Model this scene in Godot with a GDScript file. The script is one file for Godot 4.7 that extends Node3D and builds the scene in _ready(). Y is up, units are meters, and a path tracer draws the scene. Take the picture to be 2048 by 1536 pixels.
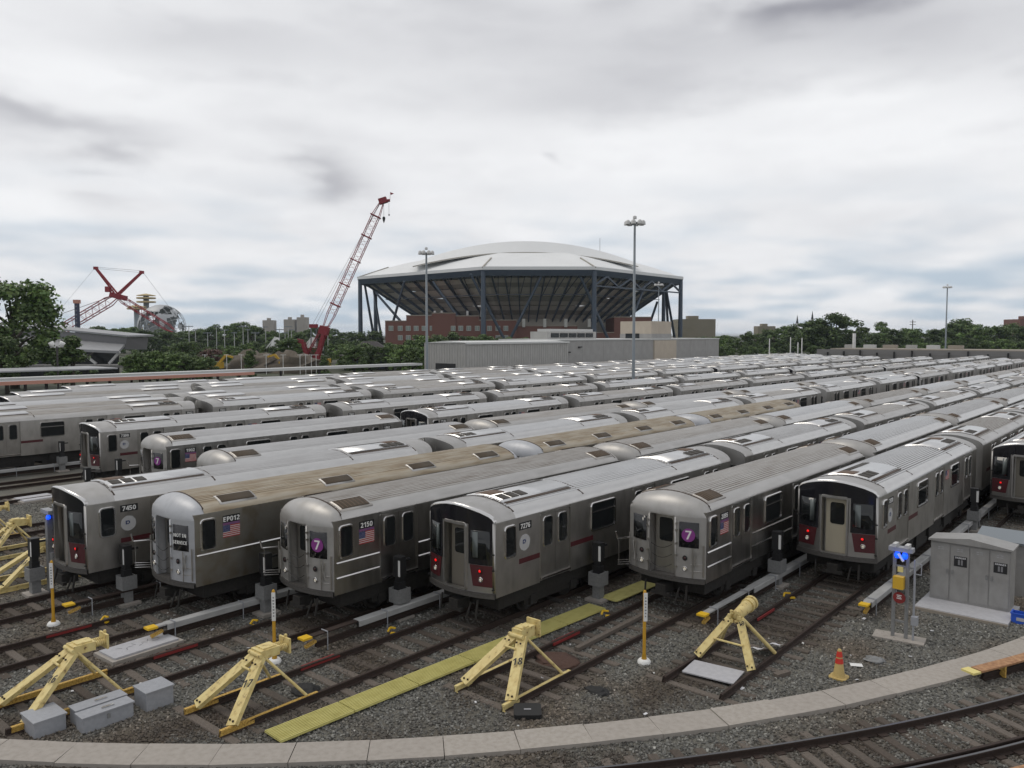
extends Node3D
# A subway storage yard under an overcast sky: rows of stainless steel trains, buffer stops in the foreground, a stadium behind.
# y = 0 is the top of the rails, -z runs along the tracks away from the buffer stops, +x is to the right of the tracks.
const YAW := 0.70825
const CAM_H := 8.305
const CAR_STEP := 15.98
const CAR_LEN := 14.6
const HALF := 1.31
const BOTTOM := 0.96
const EAVE := 3.07
const SIDE := Basis(Vector3(0, 0, -1), Vector3(0, 1, 0), Vector3(1, 0, 0))
var M := {}
var K := {}
var taken := {}
var rng := RandomNumberGenerator.new()

# ---------------------------------------------------------------- names and nodes
func numbered(called: String) -> String:
	var n: int = taken.get(called, 0)
	taken[called] = n + 1
	return called if n == 0 else "%s_%03d" % [called, n]
func tag(o: Node3D, label: String, category: String, group := "", kind := "") -> Node3D:
	if label: o.set_meta("label", label)
	if category: o.set_meta("category", category)
	if group: o.set_meta("group", group)
	if kind: o.set_meta("kind", kind)
	return o
func thing(called: String, label: String, category: String, at := Vector3.ZERO, turn := 0.0, group := "") -> Node3D:
	var o := Node3D.new()
	o.name = numbered(called)
	add_child(o)
	o.position = at
	o.rotation.y = turn
	tag(o, label, category, group)
	return o
func setting(called: String, at := Vector3.ZERO) -> Node3D:
	var o := Node3D.new()
	o.name = numbered(called)
	add_child(o)
	o.position = at
	o.set_meta("kind", "structure")
	return o
func part(parent: Node3D, called: String, mesh: Mesh, mat: Material, at := Vector3.ZERO, b := Basis()) -> MeshInstance3D:
	var o := MeshInstance3D.new()
	o.mesh = mesh
	o.material_override = mat
	o.transform = Transform3D(b, at)
	if parent == self:
		o.name = numbered(called)
		add_child(o)
	else:
		o.name = called
		parent.add_child(o, true)
	return o
func copy(src: Node3D, label: String, at: Vector3, turn := 0.0, group := "") -> Node3D:
	var c: Node3D = src.duplicate()
	c.name = numbered(src.get_meta("base", "thing"))
	add_child(c)
	c.position = at
	c.rotation.y = turn
	c.set_meta("label", label)
	if group: c.set_meta("group", group)
	return c
# a place told by its offset to the right of the camera and its distance ahead of it, as surveyed from the footbridge
func ahead(u: float, y: float, d: float) -> Vector3:
	return Vector3(u * cos(YAW) - d * sin(YAW), y, -u * sin(YAW) - d * cos(YAW))

# ---------------------------------------------------------------- mesh helpers
func S(smooth := false) -> SurfaceTool:
	var st := SurfaceTool.new()
	st.begin(Mesh.PRIMITIVE_TRIANGLES)
	st.set_smooth_group(0 if smooth else -1)
	return st
func done(st: SurfaceTool) -> ArrayMesh:
	st.generate_normals()
	return st.commit()
func q4(st: SurfaceTool, a: Vector3, b: Vector3, c: Vector3, d: Vector3) -> void:
	st.add_vertex(a); st.add_vertex(b); st.add_vertex(c)
	st.add_vertex(a); st.add_vertex(c); st.add_vertex(d)
func tri(st: SurfaceTool, a: Vector3, b: Vector3, c: Vector3) -> void:
	st.add_vertex(a); st.add_vertex(b); st.add_vertex(c)
func bx(st: SurfaceTool, c: Vector3, s: Vector3, b := Basis()) -> void:
	var x := b.x * s.x * 0.5
	var y := b.y * s.y * 0.5
	var z := b.z * s.z * 0.5
	q4(st, c - x + y + z, c + x + y + z, c + x - y + z, c - x - y + z)
	q4(st, c + x + y - z, c - x + y - z, c - x - y - z, c + x - y - z)
	q4(st, c + x + y + z, c + x + y - z, c + x - y - z, c + x - y + z)
	q4(st, c - x + y - z, c - x + y + z, c - x - y + z, c - x - y - z)
	q4(st, c - x + y - z, c + x + y - z, c + x + y + z, c - x + y + z)
	q4(st, c - x - y + z, c + x - y + z, c + x - y - z, c - x - y - z)
func ab(st: SurfaceTool, lo: Vector3, hi: Vector3) -> void:
	bx(st, (lo + hi) * 0.5, hi - lo)
func box(s: Vector3) -> ArrayMesh:
	var st := S()
	bx(st, Vector3.ZERO, s)
	return done(st)
func side_basis(d: Vector3) -> Basis:
	var up := Vector3.UP if absf(d.normalized().y) < 0.95 else Vector3.RIGHT
	var x := up.cross(d).normalized()
	return Basis(x, d.normalized().cross(x).normalized(), d.normalized())
func tb(st: SurfaceTool, a: Vector3, b: Vector3, r0: float, r1 := -1.0, n := 6, caps := true) -> void:
	if r1 < 0.0: r1 = r0
	var f := side_basis(b - a)
	for i in n:
		var t0 := TAU * i / n
		var t1 := TAU * (i + 1) / n
		var d0 := f.x * cos(t0) + f.y * sin(t0)
		var d1 := f.x * cos(t1) + f.y * sin(t1)
		q4(st, a + d0 * r0, b + d0 * r1, b + d1 * r1, a + d1 * r0)
		if caps:
			tri(st, a, a + d0 * r0, a + d1 * r0)
			tri(st, b, b + d1 * r1, b + d0 * r1)
func beam(st: SurfaceTool, a: Vector3, b: Vector3, w: float, h: float) -> void:
	bx(st, (a + b) * 0.5, Vector3(w, h, a.distance_to(b)), side_basis(b - a))
func lathe(prof: Array, n := 24, smooth := true) -> ArrayMesh:
	var st := S(smooth)
	for i in n:
		var c0 := Vector3(cos(TAU * i / n), 0, sin(TAU * i / n))
		var c1 := Vector3(cos(TAU * (i + 1) / n), 0, sin(TAU * (i + 1) / n))
		for k in prof.size() - 1:
			var p: Vector2 = prof[k]
			var q: Vector2 = prof[k + 1]
			q4(st, c0 * p.x + Vector3.UP * p.y, c0 * q.x + Vector3.UP * q.y, c1 * q.x + Vector3.UP * q.y, c1 * p.x + Vector3.UP * p.y)
	return done(st)
func sweep(path: Array, prof: Array, closed := true) -> ArrayMesh:
	# prof: Vector2 (across to the right, up) carried along a level path
	var st := S()
	var rings := []
	for i in path.size():
		var a: Vector3 = path[maxi(i - 1, 0)]
		var b: Vector3 = path[mini(i + 1, path.size() - 1)]
		var f := (b - a).normalized()
		var r := f.cross(Vector3.UP).normalized()
		var ring := []
		for p in prof: ring.append(path[i] + r * p.x + Vector3.UP * p.y)
		rings.append(ring)
	var m := prof.size()
	for i in rings.size() - 1:
		for k in (m if closed else m - 1):
			var k2 := (k + 1) % m
			q4(st, rings[i][k], rings[i + 1][k], rings[i + 1][k2], rings[i][k2])
	if closed:
		for k in range(1, m - 1):
			tri(st, rings[0][0], rings[0][k], rings[0][k + 1])
			tri(st, rings[-1][0], rings[-1][k + 1], rings[-1][k])
	return done(st)
func rounded(w: float, h: float, r: float, n := 4) -> Array:
	var out := []
	for c in [[1, 1, 0.0], [-1, 1, 0.5], [-1, -1, 1.0], [1, -1, 1.5]]:
		for i in n + 1:
			var t: float = PI * (c[2] + 0.5 * i / n)
			out.append(Vector2(c[0] * (w * 0.5 - r) + cos(t) * r, c[1] * (h * 0.5 - r) + sin(t) * r))
	return out
# a plate with rounded corners that faces +z; its back lies on z = 0
func plate(w: float, h: float, r: float, depth: float) -> ArrayMesh:
	var st := S()
	var o := rounded(w, h, r)
	for i in o.size():
		var a: Vector2 = o[i]
		var b: Vector2 = o[(i + 1) % o.size()]
		tri(st, Vector3(0, 0, depth), Vector3(b.x, b.y, depth), Vector3(a.x, a.y, depth))
		q4(st, Vector3(a.x, a.y, depth), Vector3(b.x, b.y, depth), Vector3(b.x, b.y, 0), Vector3(a.x, a.y, 0))
	return done(st)
# a frame with rounded corners that faces +z
func ring(w: float, h: float, r: float, t: float, depth: float) -> ArrayMesh:
	var st := S()
	var o := rounded(w, h, r)
	var n := rounded(w - 2 * t, h - 2 * t, maxf(r - t, 0.01))
	var e := depth * 0.35
	for i in o.size():
		var k := (i + 1) % o.size()
		var a := Vector3(o[i].x, o[i].y, 0)
		var b := Vector3(o[k].x, o[k].y, 0)
		var c := Vector3(n[i].x, n[i].y, 0)
		var d := Vector3(n[k].x, n[k].y, 0)
		var m := a.lerp(c, 0.35) + Vector3(0, 0, depth)
		var m2 := b.lerp(d, 0.35) + Vector3(0, 0, depth)
		q4(st, a + Vector3(0, 0, e), b + Vector3(0, 0, e), b, a)
		q4(st, m, m2, b + Vector3(0, 0, e), a + Vector3(0, 0, e))
		q4(st, c + Vector3(0, 0, depth), d + Vector3(0, 0, depth), m2, m)
		q4(st, c, d, d + Vector3(0, 0, depth), c + Vector3(0, 0, depth))
	return done(st)
func text(t: String, size: float, depth := 0.006, font := "Droid Sans") -> TextMesh:
	var key := "text" + t + str(size)
	if K.has(key): return K[key]
	var f := SystemFont.new()
	f.font_names = PackedStringArray([font])
	f.font_weight = 700
	var m := TextMesh.new()
	m.text = t
	m.font = f
	m.font_size = 32
	m.pixel_size = size / 32.0
	m.depth = depth
	K[key] = m
	return m

# ---------------------------------------------------------------- materials
func lin(r: float, g: float, b: float) -> Color:
	return Color(r, g, b).linear_to_srgb()
func noise(sd: int, freq: float, oct := 4, kind := FastNoiseLite.TYPE_SIMPLEX_SMOOTH) -> FastNoiseLite:
	var n := FastNoiseLite.new()
	n.seed = sd
	n.noise_type = kind
	n.frequency = freq
	n.fractal_octaves = oct
	return n
func grain(sd: int, freq: float, oct := 4, size := 256, kind := FastNoiseLite.TYPE_SIMPLEX_SMOOTH) -> Image:
	return noise(sd, freq, oct, kind).get_seamless_image(size, size)
# a colour texture: noise looked up in a ramp of linear colours
func dye(img: Image, ramp: Array) -> ImageTexture:
	var n := img.get_width() * img.get_height()
	img.convert(Image.FORMAT_L8)
	var src := img.get_data()
	var lut := []
	for i in 256:
		var t := i / 255.0 * (ramp.size() - 1)
		var k := mini(int(t), ramp.size() - 2)
		var c: Color = ramp[k].lerp(ramp[k + 1], t - k).linear_to_srgb()
		lut.append([int(c.r * 255), int(c.g * 255), int(c.b * 255)])
	var out := PackedByteArray()
	out.resize(n * 3)
	for i in n:
		var c: Array = lut[src[i]]
		out[i * 3] = c[0]
		out[i * 3 + 1] = c[1]
		out[i * 3 + 2] = c[2]
	return ImageTexture.create_from_image(Image.create_from_data(img.get_width(), img.get_height(), false, Image.FORMAT_RGB8, out))
func bump(img: Image, strength := 4.0) -> ImageTexture:
	var i := img.duplicate() as Image
	i.bump_map_to_normal_map(strength)
	return ImageTexture.create_from_image(i)
func g3(v: float, warm := 0.0) -> Color:
	return Color(v * (1.0 + warm), v, v * (1.0 - warm))
func mat(key: String, c: Color, rough := 0.8, metal := 0.0) -> StandardMaterial3D:
	var m := StandardMaterial3D.new()
	m.albedo_color = c.linear_to_srgb()
	m.roughness = rough
	m.metallic = metal
	M[key] = m
	return m
func tri_mat(key: String, t: Texture2D, scale: Vector3, rough := 0.85, metal := 0.0, normal: Texture2D = null, depth := 1.0, world := true) -> StandardMaterial3D:
	var m := mat(key, Color.WHITE, rough, metal)
	m.albedo_texture = t
	m.uv1_triplanar = true
	m.uv1_world_triplanar = world
	m.uv1_scale = scale
	if normal:
		m.normal_enabled = true
		m.normal_texture = normal
		m.normal_scale = depth
	return m
func materials() -> void:
	var fine := grain(11, 0.03, 5)
	var blotch := grain(12, 0.012, 5)
	var speck := grain(13, 0.11, 3)
	var cell := grain(14, 0.06, 2, 512, FastNoiseLite.TYPE_CELLULAR)
	# stainless steel, satin; sides and roofs carry streaks of grime along the car
	tri_mat("steel", dye(blotch, [Color(0.37, 0.355, 0.335), Color(0.47, 0.455, 0.43), Color(0.53, 0.515, 0.49)]), Vector3(0.5, 0.25, 0.5), 0.42, 1.0)
	tri_mat("steel_old", dye(blotch, [Color(0.30, 0.29, 0.27), Color(0.41, 0.40, 0.385), Color(0.49, 0.48, 0.465)]), Vector3(0.5, 0.22, 0.5), 0.32, 1.0)
	tri_mat("steel_plain", dye(blotch, [Color(0.36, 0.35, 0.33), Color(0.45, 0.44, 0.43)]), Vector3(0.6, 0.3, 0.6), 0.42, 1.0)
	tri_mat("door_steel", dye(blotch, [Color(0.34, 0.325, 0.30), Color(0.44, 0.425, 0.40)]), Vector3(0.7, 0.3, 0.7), 0.42, 1.0)
	tri_mat("roof_a", dye(grain(21, 0.02, 5), [Color(0.37, 0.36, 0.355), Color(0.46, 0.455, 0.45), Color(0.53, 0.525, 0.52)]), Vector3(1.6, 1.6, 0.09), 0.40, 0.9)
	tri_mat("roof_b", dye(grain(22, 0.02, 5), [Color(0.30, 0.265, 0.23), Color(0.42, 0.40, 0.375), Color(0.49, 0.475, 0.45)]), Vector3(1.6, 1.6, 0.09), 0.44, 0.85)
	tri_mat("roof_c", dye(grain(24, 0.018, 5), [Color(0.22, 0.19, 0.16), Color(0.37, 0.35, 0.325), Color(0.44, 0.425, 0.405)]), Vector3(1.3, 1.3, 0.12), 0.5, 0.8)
	tri_mat("roof_d", dye(grain(25, 0.02, 5), [Color(0.43, 0.43, 0.43), Color(0.53, 0.53, 0.53), Color(0.58, 0.58, 0.58)]), Vector3(1.6, 1.6, 0.07), 0.36, 0.95)
	tri_mat("cove_dull", dye(blotch, [Color(0.36, 0.35, 0.335), Color(0.48, 0.47, 0.455)]), Vector3(0.9, 0.9, 0.2), 0.36, 0.95)
	tri_mat("roof_w", dye(grain(23, 0.016, 5), [Color(0.20, 0.145, 0.09), Color(0.33, 0.27, 0.19), Color(0.42, 0.375, 0.30), Color(0.40, 0.36, 0.30)]), Vector3(1.1, 1.1, 0.12), 0.58, 0.55)
	tri_mat("steel_w", dye(blotch, [Color(0.24, 0.205, 0.15), Color(0.33, 0.31, 0.27), Color(0.37, 0.36, 0.33)]), Vector3(0.6, 0.3, 0.35), 0.42, 0.95)
	tri_mat("dome", dye(fine, [Color(0.37, 0.38, 0.40), Color(0.41, 0.42, 0.44), Color(0.44, 0.45, 0.47)]), Vector3(0.5, 0.5, 0.5), 0.45, 0.25)
	tri_mat("dome_old", dye(blotch, [Color(0.29, 0.28, 0.26), Color(0.37, 0.36, 0.345), Color(0.42, 0.41, 0.40)]), Vector3(0.5, 0.35, 0.5), 0.44, 0.5)
	tri_mat("cove", dye(fine, [Color(0.48, 0.475, 0.465), Color(0.57, 0.565, 0.555)]), Vector3(0.6, 0.6, 0.15), 0.28, 1.0)
	tri_mat("groove", dye(speck, [Color(0.05, 0.04, 0.033), Color(0.12, 0.10, 0.085)]), Vector3(2, 2, 0.3), 0.9)
	mat("bright_steel", Color(0.62, 0.61, 0.6), 0.22, 1.0)
	tri_mat("ac_steel", dye(fine, [Color(0.58, 0.58, 0.58), Color(0.66, 0.66, 0.66)]), Vector3(0.7, 0.7, 0.2), 0.32, 1.0)
	tri_mat("seam", dye(speck, [Color(0.045, 0.032, 0.024), Color(0.09, 0.065, 0.05)]), Vector3(2, 2, 2), 0.85)
	tri_mat("grille", dye(speck, [Color(0.035, 0.033, 0.03), Color(0.07, 0.06, 0.05)]), Vector3(3, 3, 3), 0.8)
	tri_mat("mesh_rust", dye(speck, [Color(0.10, 0.065, 0.045), Color(0.17, 0.12, 0.09)]), Vector3(3, 3, 3), 0.85)
	tri_mat("vent_brown", dye(speck, [Color(0.045, 0.033, 0.02), Color(0.085, 0.062, 0.04)]), Vector3(3, 3, 3), 0.85)
	mat("mask", Color(0.012, 0.012, 0.015), 0.16)
	mat("glass", Color(0.012, 0.014, 0.015), 0.06)
	mat("glass_grey", Color(0.10, 0.115, 0.115), 0.1)
	mat("rubber", Color(0.014, 0.014, 0.014), 0.75)
	tri_mat("maroon", dye(fine, [Color(0.055, 0.009, 0.012), Color(0.085, 0.014, 0.018)]), Vector3(2, 2, 2), 0.45)
	mat("cream", Color(0.40, 0.36, 0.27), 0.55)
	mat("dull_door", Color(0.15, 0.135, 0.11), 0.5)
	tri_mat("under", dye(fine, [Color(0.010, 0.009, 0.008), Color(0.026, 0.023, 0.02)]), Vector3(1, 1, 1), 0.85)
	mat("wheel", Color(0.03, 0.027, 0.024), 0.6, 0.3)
	tri_mat("bumper_dark", dye(fine, [Color(0.06, 0.055, 0.05), Color(0.11, 0.105, 0.1)]), Vector3(1.5, 1.5, 1.5), 0.6, 0.3)
	mat("white", Color(0.72, 0.72, 0.7), 0.6)
	mat("black", Color(0.012, 0.012, 0.013), 0.6)
	mat("purple", Color(0.22, 0.035, 0.22), 0.5)
	mat("purple_strip", Color(0.17, 0.07, 0.17), 0.5)
	mat("decal", Color(0.42, 0.42, 0.42), 0.5)
	mat("decal_blue", Color(0.03, 0.05, 0.14), 0.5)
	for l in [["red_lamp", Color(1, 0.02, 0.02), 0.8], ["headlight_glint", Color(1, 0.95, 0.85), 0.22], ["blue_lamp", Color(0.05, 0.3, 1.0), 1.3]]:  # the headlights' faint white glow stands in for glints of reflected light
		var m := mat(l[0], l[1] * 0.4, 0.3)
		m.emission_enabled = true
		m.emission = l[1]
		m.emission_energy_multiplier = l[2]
	mat("lamp_off", Color(0.5, 0.5, 0.48), 0.15, 0.6)
	mat("lens_dark", Color(0.05, 0.015, 0.015), 0.2)
	# the yard
	tri_mat("ballast", dye(cell, [Color(0.33, 0.32, 0.29), Color(0.18, 0.173, 0.155), Color(0.085, 0.08, 0.07)]), Vector3(0.7, 0.7, 0.7), 0.95, 0.0, bump(grain(15, 0.07, 3, 512), 6.0), 1.0)
	M.ballast.vertex_color_use_as_albedo = true
	M.ballast.albedo_color = Color(0.92, 0.92, 0.92)
	var sm := mat("stone", Color(1, 1, 1), 0.92)
	sm.vertex_color_use_as_albedo = true
	tri_mat("earth", dye(blotch, [Color(0.035, 0.04, 0.022), Color(0.06, 0.062, 0.04), Color(0.035, 0.05, 0.02)]), Vector3(0.05, 0.05, 0.05), 0.95)
	for t in [["tie_a", 0.085, 0.07, 0.057], ["tie_b", 0.115, 0.096, 0.08], ["tie_c", 0.068, 0.054, 0.043]]:
		tri_mat(t[0], dye(grain(31, 0.05, 4), [Color(t[1], t[2], t[3]) * 0.6, Color(t[1], t[2], t[3]) * 1.1, Color(t[1], t[2], t[3]) * 1.5]), Vector3(0.9, 3.5, 3.5), 0.93)
	tri_mat("rail", dye(fine, [Color(0.022, 0.015, 0.012), Color(0.055, 0.034, 0.026)]), Vector3(2, 2, 2), 0.8, 0.2)
	mat("rail_shine", Color(0.13, 0.13, 0.135), 0.35, 0.9)
	tri_mat("buffer_yellow", dye(grain(33, 0.011, 6, 512), [Color(0.09, 0.045, 0.02), Color(0.12, 0.06, 0.025), Color(0.50, 0.38, 0.15), Color(0.58, 0.45, 0.18), Color(0.61, 0.48, 0.195), Color(0.63, 0.51, 0.22), Color(0.65, 0.53, 0.235), Color(0.66, 0.545, 0.24), Color(0.67, 0.555, 0.25), Color(0.68, 0.57, 0.26), Color(0.66, 0.55, 0.25), Color(0.60, 0.48, 0.2)]), Vector3(0.9, 0.9, 0.9), 0.6)
	tri_mat("rail_yellow", dye(grain(34, 0.05, 5), [Color(0.14, 0.06, 0.02), Color(0.42, 0.25, 0.05), Color(0.58, 0.38, 0.09), Color(0.66, 0.46, 0.13)]), Vector3(1.4, 1.4, 1.4), 0.7)
	tri_mat("walk_yellow", dye(grain(35, 0.02, 5), [Color(0.40, 0.36, 0.11), Color(0.49, 0.45, 0.155), Color(0.55, 0.51, 0.19)]), Vector3(0.7, 0.7, 0.4), 0.7)
	mat("yellow", Color(0.72, 0.45, 0.02), 0.55)
	mat("pale_yellow", Color(0.7, 0.6, 0.22), 0.6)
	mat("post_yellow", Color(0.5, 0.27, 0.015), 0.6)
	tri_mat("red_paint", dye(fine, [Color(0.16, 0.015, 0.015), Color(0.26, 0.022, 0.02)]), Vector3(2, 2, 2), 0.65)
	tri_mat("grey_metal", dye(fine, [Color(0.27, 0.28, 0.30), Color(0.33, 0.34, 0.365)]), Vector3(0.9, 0.9, 0.9), 0.55)
	tri_mat("grey_dark", dye(fine, [Color(0.17, 0.172, 0.172), Color(0.23, 0.232, 0.23)]), Vector3(1.2, 1.2, 1.2), 0.6)
	tri_mat("cabinet", dye(blotch, [Color(0.27, 0.265, 0.255), Color(0.34, 0.335, 0.325)]), Vector3(0.7, 0.5, 0.7), 0.5, 0.35)
	tri_mat("concrete", dye(grain(41, 0.025, 5, 512), [Color(0.29, 0.262, 0.23), Color(0.33, 0.30, 0.265), Color(0.36, 0.33, 0.295), Color(0.385, 0.355, 0.32)]), Vector3(0.5, 0.5, 0.5), 0.9, 0.0, bump(speck, 1.0), 0.25)
	tri_mat("concrete_b", dye(grain(42, 0.025, 5, 512), [Color(0.27, 0.243, 0.213), Color(0.315, 0.287, 0.255), Color(0.34, 0.31, 0.278), Color(0.365, 0.335, 0.30)]), Vector3(0.43, 0.43, 0.43), 0.9, 0.0, bump(speck, 1.0), 0.25)
	tri_mat("slab", dye(fine, [Color(0.38, 0.38, 0.4), Color(0.45, 0.45, 0.47)]), Vector3(0.6, 0.6, 0.6), 0.75)
	tri_mat("cover_white", dye(blotch, [Color(0.28, 0.28, 0.275), Color(0.40, 0.40, 0.395)]), Vector3(0.8, 0.8, 0.3), 0.6)
	tri_mat("orange_board", dye(grain(43, 0.03, 5), [Color(0.22, 0.105, 0.05), Color(0.36, 0.19, 0.09), Color(0.46, 0.27, 0.14)]), Vector3(0.8, 0.8, 0.8), 0.75)
	mat("cone_red", Color(0.55, 0.035, 0.02), 0.5)
	tri_mat("cone_tan", dye(fine, [Color(0.42, 0.30, 0.1), Color(0.52, 0.39, 0.16)]), Vector3(3, 3, 3), 0.7)
	mat("crate_blue", Color(0.02, 0.09, 0.5), 0.45)
	mat("paper", Color(0.62, 0.62, 0.64), 0.7)
	tri_mat("rust_sheet", dye(fine, [Color(0.05, 0.025, 0.018), Color(0.1, 0.055, 0.04)]), Vector3(2, 2, 2), 0.9)
	mat("phone_yellow", Color(0.62, 0.38, 0.03), 0.5)
	# the far things
	tri_mat("shed", dye(blotch, [Color(0.33, 0.325, 0.31), Color(0.40, 0.395, 0.38)]), Vector3(0.2, 0.1, 0.2), 0.65, 0.0)
	tri_mat("shed_dark", dye(blotch, [Color(0.29, 0.285, 0.275), Color(0.35, 0.345, 0.335)]), Vector3(0.15, 0.1, 0.15), 0.8)
	tri_mat("beige", dye(blotch, [Color(0.44, 0.38, 0.31), Color(0.5, 0.44, 0.36)]), Vector3(0.15, 0.1, 0.15), 0.8)
	tri_mat("brick", dye(speck, [Color(0.13, 0.06, 0.047), Color(0.19, 0.088, 0.068)]), Vector3(0.25, 0.5, 0.25), 0.9)
	tri_mat("membrane", dye(blotch, [Color(0.66, 0.67, 0.67), Color(0.73, 0.74, 0.74)]), Vector3(0.02, 0.02, 0.02), 0.55)
	mat("stadium_steel", Color(0.055, 0.075, 0.105), 0.5, 0.1)
	mat("bowl", Color(0.56, 0.53, 0.47), 0.8)
	mat("bowl_dark", Color(0.33, 0.31, 0.27), 0.8)
	mat("window_pane", Color(0.22, 0.26, 0.24), 0.12)
	mat("window_frame", Color(0.45, 0.45, 0.42), 0.6)
	mat("crane_red", Color(0.22, 0.014, 0.022), 0.55)
	mat("crane_dark", Color(0.26, 0.022, 0.03), 0.6)
	mat("mast_blue", Color(0.03, 0.035, 0.075), 0.5)
	mat("pole_grey", Color(0.20, 0.225, 0.245), 0.5, 0.3)
	mat("lamp_head", Color(0.5, 0.5, 0.49), 0.4)
	mat("cable", Color(0.2, 0.2, 0.21), 0.6)
	mat("silver_globe", Color(0.36, 0.37, 0.38), 0.5, 0.3)
	tri_mat("tan_block", dye(blotch, [Color(0.27, 0.235, 0.19), Color(0.32, 0.285, 0.24)]), Vector3(0.03, 0.03, 0.03), 0.9)
	tri_mat("drab_block", dye(blotch, [Color(0.2, 0.18, 0.13), Color(0.24, 0.215, 0.16)]), Vector3(0.05, 0.05, 0.05), 0.9)
	tri_mat("zinc_roof", dye(blotch, [Color(0.25, 0.255, 0.265), Color(0.31, 0.315, 0.325)]), Vector3(0.06, 0.3, 0.3), 0.45, 0.4)
	mat("zinc_wall", Color(0.15, 0.15, 0.155), 0.6)
	mat("dark_glass", Color(0.015, 0.018, 0.02), 0.15)
	tri_mat("dirt", dye(fine, [Color(0.085, 0.07, 0.052), Color(0.14, 0.118, 0.092)]), Vector3(0.3, 0.3, 0.3), 0.95)
	mat("plant_yellow", Color(0.5, 0.31, 0.03), 0.5)
	mat("roof_dark", Color(0.05, 0.045, 0.045), 0.8)
	mat("canopy_white", Color(0.55, 0.56, 0.55), 0.6)
	mat("canopy_pink", Color(0.5, 0.25, 0.19), 0.7)
	mat("pavilion_blue", Color(0.06, 0.08, 0.13), 0.7)
	tri_mat("bark", dye(fine, [Color(0.035, 0.028, 0.02), Color(0.07, 0.055, 0.042)]), Vector3(1, 0.4, 1), 0.9)
	for l in ["leaf", "leaf_dark", "leaf_red"]:
		var m := mat(l, Color.WHITE, 0.6)
		m.vertex_color_use_as_albedo = true
		m.backlight_enabled = true
		m.backlight = Color(0.05, 0.075, 0.02)
	mat("disc_tan", Color(0.48, 0.38, 0.2), 0.8)
	mat("pole_pale", Color(0.3, 0.31, 0.3), 0.6)
	mat("wall_grey", Color(0.19, 0.185, 0.18), 0.85)
	var fl := Image.create(190, 104, false, Image.FORMAT_RGB8)
	for k in 13: fl.fill_rect(Rect2i(0, k * 8, 190, 8), Color(0.62, 0.16, 0.17) if k % 2 == 0 else Color(0.72, 0.70, 0.69))
	fl.fill_rect(Rect2i(0, 0, 78, 56), Color(0.13, 0.17, 0.36))
	for r in 5:
		for c in 6: fl.fill_rect(Rect2i(5 + c * 12, 4 + r * 10, 4, 4), Color(0.7, 0.7, 0.72))
	var fm := mat("flag", Color.WHITE, 0.5)
	fm.albedo_texture = ImageTexture.create_from_image(fl)

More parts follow.
